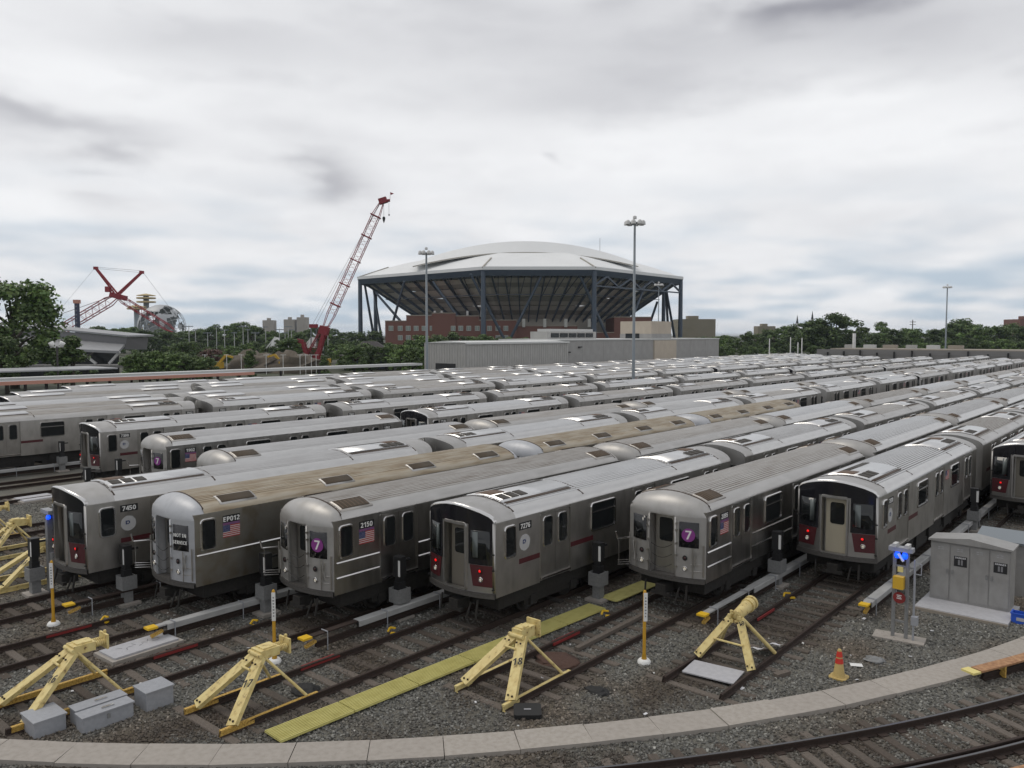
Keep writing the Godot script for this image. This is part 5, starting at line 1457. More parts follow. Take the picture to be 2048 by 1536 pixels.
# ---------------------------------------------------------------- trees
func crown(sd: int, leaves: int, leaf: float, clumps: int, shape: int, dark: float) -> ArrayMesh:
	# clumps of leaves spread through the crown; the tree is 10 high
	var r := RandomNumberGenerator.new()
	r.seed = sd
	var st := SurfaceTool.new()
	st.begin(Mesh.PRIMITIVE_TRIANGLES)
	var blobs := []
	for k in clumps:
		var t := r.randf()
		var f := r.randf() * TAU
		var y := lerpf(1.0, 9.3, t)
		var w := 3.5 * sqrt(maxf(0.08, 1.0 - pow((y - 4.6) / 5.0, 2.0)))
		if shape == 1: w = 2.7 * (1.0 - (y - 1.0) / 9.2) + 0.3
		if shape == 2:
			y = lerpf(2.0, 9.2, t)
			w = 4.2 * sqrt(maxf(0.08, 1.0 - pow((y - 5.4) / 4.4, 2.0)))
		var d := w * sqrt(r.randf()) * r.randf_range(0.75, 1.12)
		blobs.append([Vector3(cos(f) * d, y, sin(f) * d), r.randf_range(0.65, 1.5) * (0.75 if shape == 1 else 1.0), r.randf_range(0.75, 1.3)])
	for k in leaves:
		var b: Array = blobs[r.randi() % blobs.size()]
		var dir := Vector3(r.randfn(), r.randfn(), r.randfn()).normalized()
		var p: Vector3 = b[0] + dir * b[1] * Vector3(1, 0.72, 1) * pow(r.randf(), 0.4)
		var n := (dir + Vector3(r.randfn(), r.randfn() + 0.5, r.randfn()) * 0.7).normalized()
		var x := n.cross(Vector3(r.randfn(), r.randfn(), r.randfn())).normalized() * leaf * r.randf_range(0.6, 1.3)
		var y := n.cross(x).normalized() * leaf * r.randf_range(0.5, 1.0)
		var v: float = b[2] * r.randf_range(0.7, 1.35) * dark
		var c := Color(0.05 * v, 0.095 * v, 0.024 * v).lerp(Color(0.105 * v, 0.14 * v, 0.034 * v), r.randf() * 0.7)
		if shape == 3: c = Color(0.10 * v, 0.045 * v, 0.035 * v)
		var q := [p - x * 0.5, p + y * 0.5, p + x * 0.5, p - y * 0.5]
		for i in [0, 1, 2, 0, 2, 3]:
			st.set_color(c)
			st.set_normal(n)
			st.add_vertex(q[i])
	return st.commit()
func limbs(sd: int, n: int) -> ArrayMesh:
	var r := RandomNumberGenerator.new()
	r.seed = sd
	var st := S(true)
	tb(st, Vector3(0, -0.5, 0), Vector3(0.1, 3.0, 0), 0.34, 0.24, 8)
	tb(st, Vector3(0.1, 3.0, 0), Vector3(-0.1, 7.5, 0.1), 0.24, 0.06, 7)
	for k in n:
		var f := TAU * k / n + r.randf()
		var y := r.randf_range(2.4, 5.5)
		var e := Vector3(cos(f) * 2.6, y + r.randf_range(1.2, 2.8), sin(f) * 2.6)
		var m := Vector3(cos(f) * 1.2, y + 0.9, sin(f) * 1.2)
		tb(st, Vector3(0, y, 0), m, 0.15, 0.1, 6)
		tb(st, m, e, 0.1, 0.03, 5)
	return done(st)
func tree(src: Array, called: String, label: String, at: Vector3, h: float, wide: float, group: String, turn: float) -> void:
	var o := thing(called, label, "tree", at, turn, group)
	o.scale = Vector3(h / 10.0 * wide, h / 10.0, h / 10.0 * wide)
	part(o, "trunk", src[0], M.bark)
	part(o, "crown", src[1], M.leaf)
func nth(i: int) -> String:
	var ones := ["", "first", "second", "third", "fourth", "fifth", "sixth", "seventh", "eighth", "ninth", "tenth", "eleventh", "twelfth", "thirteenth", "fourteenth", "fifteenth", "sixteenth", "seventeenth", "eighteenth", "nineteenth"]
	var tens := ["", "", "twenty", "thirty", "forty", "fifty", "sixty"]
	if i < 20: return ones[i]
	if i % 10 == 0: return tens[i / 10].trim_suffix("y") + "ieth"
	return tens[i / 10] + "-" + ones[i % 10]
func woods() -> void:
	var kinds := []
	for k in 5: kinds.append([limbs(70 + k, 6), crown(80 + k, 4200, 0.55, 40, 0, [0.75, 1.0, 1.25, 0.9, 1.45][k])])
	var cone := [limbs(90, 3), crown(91, 4500, 0.42, 46, 1, 0.85)]
	var wide := [limbs(92, 8), crown(93, 7000, 0.45, 56, 2, 0.85)]
	var big := [limbs(94, 9), crown(95, 9000, 0.36, 44, 2, 1.3)]
	var red := [limbs(96, 5), crown(97, 1600, 0.5, 16, 3, 1.0)]
	# single trees: [source, name, label, bearing (offset per metre ahead), metres ahead, height, spread]
	tree(big, "broadleaf_tree", "big spreading tree with ragged crown at the left edge", ahead(-0.618 * 130, 0, 130), 18.6, 1.16, "", 0.4)
	tree(wide, "broadleaf_tree", "dark round tree below the big tree at the left edge", ahead(-0.628 * 118, 0, 118), 8.2, 1.15, "", 1.4)
	tree(cone, "conifer", "bushy cone shaped tree left of the angular grey building", ahead(-0.546 * 125, 0, 125), 8.6, 1.4, "", 0.0)
	tree(cone, "conifer", "dark cone shaped tree in front of the dirt mounds", ahead(-0.3245 * 150, 0, 150), 5.6, 1.25, "", 1.0)
	tree(cone, "conifer", "small round dark tree right of the red crane base", ahead(-0.233 * 150, 0, 150), 4.6, 1.2, "", 2.0)
	tree(cone, "conifer", "small dark tree in front of the hip roofed pavilion", ahead(-0.1855 * 150, 0, 150), 4.4, 1.0, "", 3.0)
	tree(cone, "conifer", "dark bushy tree just left of the grey shed", ahead(-0.124 * 145, 0, 145), 6.3, 1.25, "", 0.7)
	tree(red, "shrub", "reddish brown shrub left of the dirt mounds", ahead(-0.372 * 185, 0, 185), 6.0, 1.5, "", 0.2)
	tree(red, "shrub", "brown bare shrub near the yellow excavator at left", ahead(-0.395 * 175, 0, 175), 3.6, 1.8, "", 1.2)
	tree(wide, "broadleaf_tree", "tall dark tree rising above the right tree line", ahead(0.402 * 300, 0, 300), 16.6, 1.4, "", 0.2)
	tree(wide, "broadleaf_tree", "dark tree leaning against the tallest one at right", ahead(0.374 * 305, 0, 305), 13.8, 1.5, "", 2.2)
	tree(kinds[2], "broadleaf_tree", "pale rounded tree top left of the far right mast", ahead(0.457 * 330, 0, 330), 13.6, 0.9, "", 2.9)
	# the tree lines: [bearing, metres ahead, height] drawn from a profile of their tops
	var lines := [["trees right of the stadium", "tree in the back row right of the stadium", LINE_R], ["trees right of the stadium", "tree in the lower front row right of the stadium", LINE_RF], ["trees left of the stadium", "tree in the back row left of the stadium", LINE_L], ["trees left of the stadium", "tree in the lower front row left of the stadium", LINE_LF], ["bushes by the building site", "green bush between the angular building and the site", LINE_S], ["bushes below the stadium", "green bush left of the grey shed", LINE_M], ["bushes below the stadium", "green bush below the brick stadium wall", LINE_MB]]
	for l in lines:
		for i in l[2].size():
			var p: Array = l[2][i]
			var k := rng.randi() % 5
			tree(kinds[k], "leafy_tree", "%s, %s from the left" % [l[1], nth(i + 1)], ahead(p[0] * p[1], 0, p[1]), p[2] * rng.randf_range(0.97, 1.05), rng.randf_range(1.0, 1.35), l[0], rng.randf() * TAU)

# ---------------------------------------------------------------- the stadium
func octagon(s: float, y: float) -> Array:
	var out := []
	for p in [[28, 80], [76, 22], [76, -22], [28, -80], [-18, -80], [-80, -22], [-80, 22], [-18, 80]]: out.append(Vector3(p[0] * s, y, p[1] * s))
	return out
func band(a: Array, b: Array, smooth := false) -> ArrayMesh:
	var st := S(smooth)
	for k in a.size():
		var j := (k + 1) % a.size()
		q4(st, b[k], b[j], a[j], a[k])
	return done(st)
func stadium() -> void:
	var o := thing("stadium", "large stadium with white domed roof on dark blue steel columns", "stadium", ahead(6, 0, 410), YAW)
	var rh := [35.2, 38.0, 40.5, 42.6, 44.2, 45.2]
	for k in 5: part(o, "roof_ring", band(octagon(1.0 - 0.09 * k, rh[k]), octagon(0.91 - 0.09 * k, rh[k + 1])), M.membrane)
	part(o, "roof_edge", band(octagon(1.0, 34.6), octagon(1.0, 35.9)), M.membrane)
	part(o, "ring_beam", band(octagon(0.985, 32.2), octagon(0.999, 34.6)), M.stadium_steel)
	# two sliding roof panels, arched from side to side
	for s in 2:
		var st := S()
		var z0 := 2.0 if s == 0 else -50.0
		var z1 := 50.0 if s == 0 else -2.0
		var n := 24
		for i in n:
			var xa := lerpf(-50, 50, float(i) / n)
			var xb := lerpf(-50, 50, float(i + 1) / n)
			var ya := 40.6 + 9.6 * (1 - pow(xa / 50, 2))
			var yb := 40.6 + 9.6 * (1 - pow(xb / 50, 2))
			var ba := 38.0 + 6.2 * (1 - pow(xa / 50, 2))
			var bb := 38.0 + 6.2 * (1 - pow(xb / 50, 2))
			q4(st, Vector3(xa, ya, z0), Vector3(xb, yb, z0), Vector3(xb, yb, z1 - 6), Vector3(xa, ya, z1 - 6))
			q4(st, Vector3(xa, ya, z1 - 6), Vector3(xb, yb, z1 - 6), Vector3(xb, bb, z1), Vector3(xa, ba, z1))
			q4(st, Vector3(xa, ya, z0), Vector3(xb, yb, z0), Vector3(xb, bb, z0), Vector3(xa, ba, z0))
		part(o, "sliding_roof_panel", done(st), M.membrane)
		if s == 0:
			st = S()
			for i in n:
				var xa := lerpf(-50, 50, float(i) / n)
				var xb := lerpf(-50, 50, float(i + 1) / n)
				beam(st, Vector3(xa, 38.3 + 6.2 * (1 - pow(xa / 50, 2)), 50.2), Vector3(xb, 38.3 + 6.2 * (1 - pow(xb / 50, 2)), 50.2), 0.4, 0.4)
			part(o, "panel_track", done(st), M.bowl_dark)
	for rb in [[Vector3(28, 35.5, 80), Vector3(23, 40.7, 65.6)], [Vector3(-18, 35.5, 80), Vector3(-14.8, 40.7, 65.6)], [Vector3(-80, 35.5, 22), Vector3(-65.6, 40.7, 18)]]:
		var rs := S()
		beam(rs, rb[0], rb[1], 0.5, 0.5)
		part(o, "roof_rib", done(rs), M.bowl_dark)
	# the bowl: tiers of seating seen from below
	var tiers := 9
	for k in tiers:
		var t0 := float(k) / tiers
		var t1 := float(k + 1) / tiers
		var lift := 0.25 if k % 2 == 0 else 0.0
		part(o, "seating_tier", band(octagon(lerpf(0.62, 0.93, t0), lerpf(15.5, 32.0, t0) - lift), octagon(lerpf(0.62, 0.93, t1), lerpf(15.5, 32.0, t1) - lift)), M.bowl if k % 3 != 1 else M.bowl_dark)
	part(o, "lower_bowl", band(octagon(0.60, -1.0), octagon(0.62, 15.5)), M.bowl_dark)
	var lo := octagon(0.61, 14.0)
	var hi := octagon(0.97, 33.2)
	for e in 8:
		if e in [2, 3, 4]: continue   # the sides that face away
		var f := (e + 1) % 8
		for k in 8:
			var t := (k + 0.5) / 8.0
			var st := S()
			var a: Vector3 = lo[e].lerp(lo[f], t)
			var b: Vector3 = hi[e].lerp(hi[f], t)
			beam(st, a, b, 0.4, 1.1)
			beam(st, a.lerp(b, 0.5), b + (lo[f] - lo[e]).normalized() * 3.0 + Vector3(0, -0.5, 0), 0.25, 0.25)
			beam(st, a.lerp(b, 0.62) + Vector3(0, -0.7, 0), lo[e].lerp(lo[f], t + 0.125).lerp(hi[e].lerp(hi[f], t + 0.125), 0.62) + Vector3(0, -0.7, 0), 0.3, 0.3)
			beam(st, a.lerp(b, 0.35) + Vector3(0, -0.4, 0), lo[e].lerp(lo[f], t).lerp(b, 0.75) + Vector3(0, 4.0, 0), 0.5, 0.5)
			part(o, "raker", done(st), M.stadium_steel)
	for k in 8:
		if k in [3, 4]: continue
		var v: Vector3 = octagon(0.985, 0)[k]
		var st := S()
		tb(st, v + Vector3(0, -1, 0), v + Vector3(0, 34, 0), 1.15, 0.95, 10)
		part(o, "column", done(st), M.stadium_steel)
	var struts := [[Vector3(-18, 0, 66), Vector3(-40, 31, 62)], [Vector3(-6, 0, 70), Vector3(-23, 33, 78)], [Vector3(-10, 0, 70), Vector3(6, 32, 78)], [Vector3(38, 0, 64), Vector3(22, 32, 78)], [Vector3(40, 0, 60), Vector3(54, 31, 46)], [Vector3(-66, 0, 30), Vector3(-54, 32, 48)], [Vector3(-74, 0, 6), Vector3(-78, 33, 14)], [Vector3(-72, 0, -4), Vector3(-78, 33, -10)], [Vector3(-52, 8, 36), Vector3(-70, 28, 30)], [Vector3(74, 0, 0), Vector3(66, 31, 30)], [Vector3(77, 0, 4), Vector3(66, 31, 30)], [Vector3(58, 0, 8), Vector3(64, 24, 20)], [Vector3(50, 0, 20), Vector3(50, 20, 24)]]
	for s in struts:
		var st := S()
		tb(st, s[0], s[1], 0.7, 0.55, 8)
		part(o, "strut", done(st), M.stadium_steel)
	var tr := S()
	var e0 := Vector3(28, 0, 80)
	var e1 := Vector3(76, 0, 22)
	for k in 8:
		var a := e0.lerp(e1, k / 8.0) * 0.985
		var b := e0.lerp(e1, (k + 1) / 8.0) * 0.985
		var up := k % 2 == 0
		beam(tr, Vector3(a.x, 28.4 if up else 32.4, a.z), Vector3(b.x, 32.4 if up else 28.4, b.z), 0.7, 0.7)
		beam(tr, Vector3(a.x, 28.2, a.z), Vector3(b.x, 28.2, b.z), 0.6, 0.6)
	part(o, "truss", done(tr), M.stadium_steel)
	# brick base
	var blocks := [[-60.0, -51.0, 13.9, 66.0], [-51.0, -40.0, 16.2, 66.0], [-40.0, -30.0, 17.2, 66.5], [-30.0, -20.0, 16.0, 66.0], [-20.0, -4.0, 14.2, 66.0], [-4.0, 22.0, 11.8, 64.0], [22.0, 38.0, 9.0, 62.0], [38.0, 54.0, 15.6, 62.0]]
	for b in blocks:
		var st := S()
		ab(st, Vector3(b[0], -1, 30), Vector3(b[1] - 0.02, b[2], b[3]))
		part(o, "brick_block", done(st), M.brick)
		st = S()
		ab(st, Vector3(b[0] - 0.1, b[2], b[3] - 0.6), Vector3(b[1] + 0.05, b[2] + 0.35, b[3] + 0.15))
		part(o, "coping", done(st), M.tan_block)
	var wst := box(Vector3(2.0, 2.1, 0.2))
	var pst := box(Vector3(0.82, 1.8, 0.1))
	for row in [[10.9, [-57.5, -53.6, -50.2, -46.8, -43.4, -40.0, -31.0, -27.8, -24.4, -20.8, -15.6, -12.0, -8.6]], [6.9, [-53.6, -50.2, -46.8, -12.0, -8.6]]]:
		for x in row[1]:
			var zf := 66.62 if x > -40.0 and x < -30.0 else 66.1
			var w := part(o, "window", wst, M.window_frame, Vector3(x, row[0], zf))
			for s in [-0.5, 0.5]: part(w, "pane", pst, M.window_pane, Vector3(s * 0.96, 0, 0.08))
	for x in [-1.0, 8.0, 17.0, 27.0]: part(o, "pillar", box(Vector3(1.3, 3.6, 1.0)), M.window_frame, Vector3(x, 13.2, 64.5))
	var vst := S()
	for x in [-39.0, -36.0, -25.0, -19.0]: tb(vst, Vector3(x, 16, 64), Vector3(x, 18.4, 64), 0.5, -1.0, 8)
	part(o, "roof_ventilator", done(vst), M.lamp_head)
	var mst := S()
	tb(mst, Vector3(34, 42, 40), Vector3(34, 52, 40), 0.09, -1.0, 4)
	part(o, "aerial", done(mst), M.cable)

# ---------------------------------------------------------------- cranes, towers, buildings
func lattice(st: SurfaceTool, a: Vector3, b: Vector3, w: float, n: int, r: float, taper := 1.0) -> void:
	var f := side_basis(b - a)
	var c := [Vector2(-0.5, -0.5), Vector2(0.5, -0.5), Vector2(0.5, 0.5), Vector2(-0.5, 0.5)]
	for k in 4:
		var p: Vector2 = c[k] * w
		var q: Vector2 = c[(k + 1) % 4] * w
		var d0 := f.x * p.x + f.y * p.y
		var d1 := f.x * q.x + f.y * q.y
		tb(st, a + d0 * taper, a.lerp(b, 0.12) + d0, r, -1.0, 4, false)
		tb(st, a.lerp(b, 0.12) + d0, a.lerp(b, 0.9) + d0, r, -1.0, 4, false)
		tb(st, a.lerp(b, 0.9) + d0, b + d0 * taper, r, -1.0, 4, false)
		for i in n:
			var t0 := lerpf(0.12, 0.9, float(i) / n)
			var t1 := lerpf(0.12, 0.9, float(i + 1) / n)
			tb(st, a.lerp(b, t0) + (d0 if i % 2 == 0 else d1), a.lerp(b, t1) + (d1 if i % 2 == 0 else d0), r * 0.4, -1.0, 3, false)
func cable(parent: Node3D, a: Vector3, b: Vector3, r := 0.05) -> void:
	var st := S()
	tb(st, a, b, r, -1.0, 4, false)
	part(parent, "cable", done(st), M.cable)
func cranes() -> void:
	var o := thing("crawler_crane", "tall red lattice boom crane left of the stadium", "crane", ahead(-52.4, 0, 220), YAW)
	var st := S()
	lattice(st, Vector3(1.2, 9.5, 0), Vector3(17.2, 43.6, 0), 2.0, 26, 0.10, 0.5)
	part(o, "boom", done(st), M.crane_dark)
	st = S()
	for t in [0.2, 0.36, 0.55, 0.74, 0.9]: bx(st, Vector3(1.2, 9.5, 0).lerp(Vector3(17.2, 43.6, 0), t), Vector3(2.7, 0.3, 2.6), Basis(Vector3(0, 0, 1), -0.44))
	part(o, "boom_joint", done(st), M.crane_red)
	st = S()
	bx(st, Vector3(17.6, 44.3, 0), Vector3(2.2, 1.5, 1.6), Basis(Vector3(0, 0, 1), 0.3))
	tb(st, Vector3(18, 44.3, -0.5), Vector3(19.4, 44.5, -0.5), 0.4, -1.0, 8)
	part(o, "boom_head", done(st), M.crane_red)
	st = S()
	beam(st, Vector3(-1.0, 1.0, 0.9), Vector3(1.8, 10.5, 0.9), 0.6, 1.0)
	beam(st, Vector3(-1.0, 1.0, -0.9), Vector3(1.8, 10.5, -0.9), 0.6, 1.0)
	bx(st, Vector3(1.2, 9.4, 0), Vector3(2.4, 2.2, 2.6), Basis(Vector3(0, 0, 1), -0.3))
	lattice(st, Vector3(-3.2, 1.4, 0), Vector3(1.4, 9.2, 0), 2.0, 8, 0.16, 0.8)
	part(o, "boom_foot", done(st), M.crane_red)
	st = S()
	beam(st, Vector3(-3.2, 1.6, 0.8), Vector3(-4.6, 6.2, 0.8), 0.6, 0.9)
	beam(st, Vector3(-3.2, 1.6, -0.8), Vector3(-4.6, 6.2, -0.8), 0.6, 0.9)
	beam(st, Vector3(-4.4, 6.2, 0), Vector3(-6.2, 6.6, 0), 0.7, 1.2)
	beam(st, Vector3(-6.2, 6.4, 0), Vector3(-6.0, 1.4, 0), 0.3, 0.5)
	part(o, "gantry", done(st), M.crane_red)
	part(o, "cab_house", box(Vector3(6.4, 2.2, 4.0)), M.crane_red, Vector3(-2.9, 0.6, 0.0))
	for s in [[-8.2, 0.2], [0.8, 0.4]]: part(o, "counterweight", box(Vector3(0.9, 2.3, 3.2)), M.plant_yellow, Vector3(s[0] + 1.6, 0.6, 0.8))
	cable(o, Vector3(17.2, 44.4, 0.4), Vector3(-1.9, 10.8, 0.4), 0.04)
	cable(o, Vector3(17.2, 44.4, -0.4), Vector3(-1.3, 10.6, -0.4), 0.04)
	cable(o, Vector3(17.8, 43.6, 0), Vector3(17.8, 39.8, 0), 0.04)
	cable(o, Vector3(19.2, 44.2, 0), Vector3(19.2, 40.8, 0), 0.04)
	part(o, "hook_block", lathe([Vector2(0, -0.8), Vector2(0.28, 0), Vector2(0.42, 0.6), Vector2(0.3, 1.0), Vector2(0, 1.1)], 8), M.rubber, Vector3(17.8, 39.0, 0))
	part(o, "hook_ball", lathe([Vector2(0, -0.35), Vector2(0.22, 0), Vector2(0, 0.4)], 8), M.rubber, Vector3(19.2, 40.5, 0))
	st = S()
	tri(st, Vector3(19.6, 46.6, 0), Vector3(20.6, 46.2, 0), Vector3(19.7, 45.8, 0))
	tb(st, Vector3(19.5, 44.5, 0), Vector3(19.6, 46.6, 0), 0.04, -1.0, 4)
	part(o, "pennant", done(st), M.crane_red)
	part(o, "mast_head", box(Vector3(2.2, 1.0, 1.2)), M.crane_red, Vector3(-1.6, 10.6, 0))
	st = S()
	tb(st, Vector3(-2.3, 10.4, 0), Vector3(-2.4, 4.8, 0), 0.16, -1.0, 6)
	tb(st, Vector3(-0.9, 10.4, 0), Vector3(-0.8, 5.2, 0), 0.16, -1.0, 6)
	part(o, "mast", done(st), M.pole_grey)
	# the folded crane at far left: boom, lowered jib and two raised struts
	var x := thing("luffing_crane", "red lattice crane with crossed struts forming an X at far left", "crane", ahead(-122, 0, 250), YAW)
	var hd := Vector3(0.2, 20.0, 0)
	st = S()
	lattice(st, Vector3(-26.5, 4.4, 0), hd, 2.5, 20, 0.15, 0.45)
	part(x, "boom", done(st), M.crane_dark)
	st = S()
	lattice(st, hd, Vector3(17.2, 9.4, 0), 1.8, 15, 0.13, 0.45)
	part(x, "jib", done(st), M.crane_dark)
	for e in [Vector3(-6.2, 28.7, 0), Vector3(7.9, 27.4, 0)]:
		st = S()
		for s in [-0.45, 0.45]: beam(st, hd + Vector3(s, 0.4, 0), e + Vector3(s * 0.5, 0, 0), 0.42, 0.42)
		bx(st, e, Vector3(1.2, 0.9, 0.8))
		for k in 4: beam(st, hd.lerp(e, 0.2 + 0.2 * k) + Vector3(-0.4, 0, 0), hd.lerp(e, 0.25 + 0.2 * k) + Vector3(0.4, 0, 0), 0.2, 0.2)
		part(x, "strut", done(st), M.crane_dark)
	part(x, "boom_head", box(Vector3(5.0, 1.5, 1.6)), M.crane_red, hd + Vector3(0.3, 0, 0), Basis(Vector3(0, 0, 1), -0.25))
	part(x, "winch", box(Vector3(1.4, 1.7, 1.4)), M.crane_dark, Vector3(-2.6, 22.2, 0))
	part(x, "machine_house", box(Vector3(12, 4.0, 5)), M.crane_dark, Vector3(-31, 2.0, 0))
	cable(x, Vector3(-6.2, 29.0, 0), Vector3(7.9, 27.9, 0), 0.04)
	cable(x, Vector3(-6.2, 28.6, 0), Vector3(7.9, 27.3, 0), 0.04)
	cable(x, Vector3(-6.6, 28.6, 0), Vector3(-22.0, 11.0, 0), 0.03)
	cable(x, Vector3(8.3, 27.4, 0), Vector3(17.0, 15.5, 0), 0.04)
	cable(x, Vector3(17.0, 15.5, 0), Vector3(26, 4, 0), 0.03)
	cable(x, Vector3(0, 20.6, 0), Vector3(-18, 14.4, 0), 0.08)
	var m := thing("blue_mast", "slim dark blue mast with orange cap standing before the angular building", "mast", ahead(-107.5, 0, 200), YAW)
	st = S()
	beam(st, Vector3(0, 0, 0), Vector3(0, 16.0, 0), 0.95, 0.8)
	part(m, "shaft", done(st), M.mast_blue)
	part(m, "cap", box(Vector3(1.3, 0.9, 1.2)), M.canopy_pink, Vector3(0, 16.4, 0))
	for k in 7: part(m, "rung", box(Vector3(0.35, 0.35, 0.06)), M.cable, Vector3(0, 9.2 + k, 0.45))
func globe_and_towers() -> void:
	var o := thing("steel_globe", "huge open steel globe with pale continents at far left", "globe sculpture", ahead(-286, 14, 660), YAW)
	var r := 18.4
	var st := S()
	for k in 9:
		var prev := Vector3.ZERO
		for i in 37:
			var t := TAU * i / 36
			var p := Basis(Vector3(0, 0, 1), 0.4) * Basis(Vector3.UP, PI * k / 9) * Vector3(cos(t) * r, sin(t) * r, 0)
			if i > 0: tb(st, prev, p, 0.2, -1.0, 4, false)
			prev = p
	for k in 7:
		var la := -PI / 2 + PI * (k + 1) / 8
		var prev := Vector3.ZERO
		for i in 37:
			var t := TAU * i / 36
			var p := Basis(Vector3(0, 0, 1), 0.4) * Vector3(cos(t) * r * cos(la), r * sin(la), sin(t) * r * cos(la))
			if i > 0: tb(st, prev, p, 0.2, -1.0, 4, false)
			prev = p
	part(o, "grid", done(st), M.silver_globe)
	st = S()
	var n := noise(77, 1.0, 3)
	for i in 40:
		for k in 80:
			var la := lerpf(-0.4, 1.5, i / 40.0)
			var lo := TAU * k / 80.0
			var mid := Vector3(cos(lo) * cos(la), sin(la), sin(lo) * cos(la))
			if n.get_noise_3dv(mid * 1.3) + 0.16 * mid.y - 0.28 * mid.x < 0.03: continue
			var v := []
			for q in [[0, 0], [0, 1], [1, 1], [1, 0]]:
				var a := lerpf(-0.4, 1.5, (i + q[0]) / 40.0)
				var b: float = TAU * (k + q[1]) / 80.0
				v.append(Vector3(cos(b) * cos(a), sin(a), sin(b) * cos(a)) * (r + 0.15))
			q4(st, v[0], v[1], v[2], v[3])
	part(o, "continents", done(st), M.silver_globe)
	part(o, "stand", lathe([Vector2(6, -14), Vector2(3, -18.4), Vector2(0, -18.4)], 10), M.silver_globe)
	for t in [[-361.5, 800.0, 48.6, "taller twin disc observation tower behind the globe", [44.2, 40.4]], [-366.5, 790.0, 37.0, "shorter disc observation tower behind the globe", [33.4]]]:
		var w := thing("observation_tower", t[3], "tower", ahead(t[0], 0, t[1]), YAW)
		part(w, "shaft", lathe([Vector2(2.6, 0), Vector2(2.6, t[2] - 2.0), Vector2(0, t[2] - 2.0)], 12), M.pole_grey)
		part(w, "roof", lathe([Vector2(9.0, t[2] - 2.2), Vector2(8.6, t[2] - 1.6), Vector2(0.5, t[2])], 20), M.disc_tan)
		for y in t[4]: part(w, "disc", lathe([Vector2(0, y - 1.2), Vector2(8.6, y - 0.8), Vector2(9.2, y + 0.1), Vector2(8.6, y + 0.7), Vector2(0, y + 0.5)], 20), M.disc_tan)
		for s in [-5.0, 5.0]: part(w, "shaft", lathe([Vector2(2.0, 0), Vector2(2.0, t[2] * 0.4), Vector2(0, t[2] * 0.4)], 10), M.disc_tan, Vector3(s, 0, 3))
func slab_roof(parent: Node3D, called: String, pts: Array, thick: float, m: Material) -> void:
	var st := S()
	q4(st, pts[0], pts[1], pts[2], pts[3])
	var d := Vector3(0, -thick, 0)
	q4(st, pts[3] + d, pts[2] + d, pts[1] + d, pts[0] + d)
	for k in 4: q4(st, pts[k], pts[(k + 1) % 4], pts[(k + 1) % 4] + d, pts[k] + d)
	part(parent, called, done(st), m)
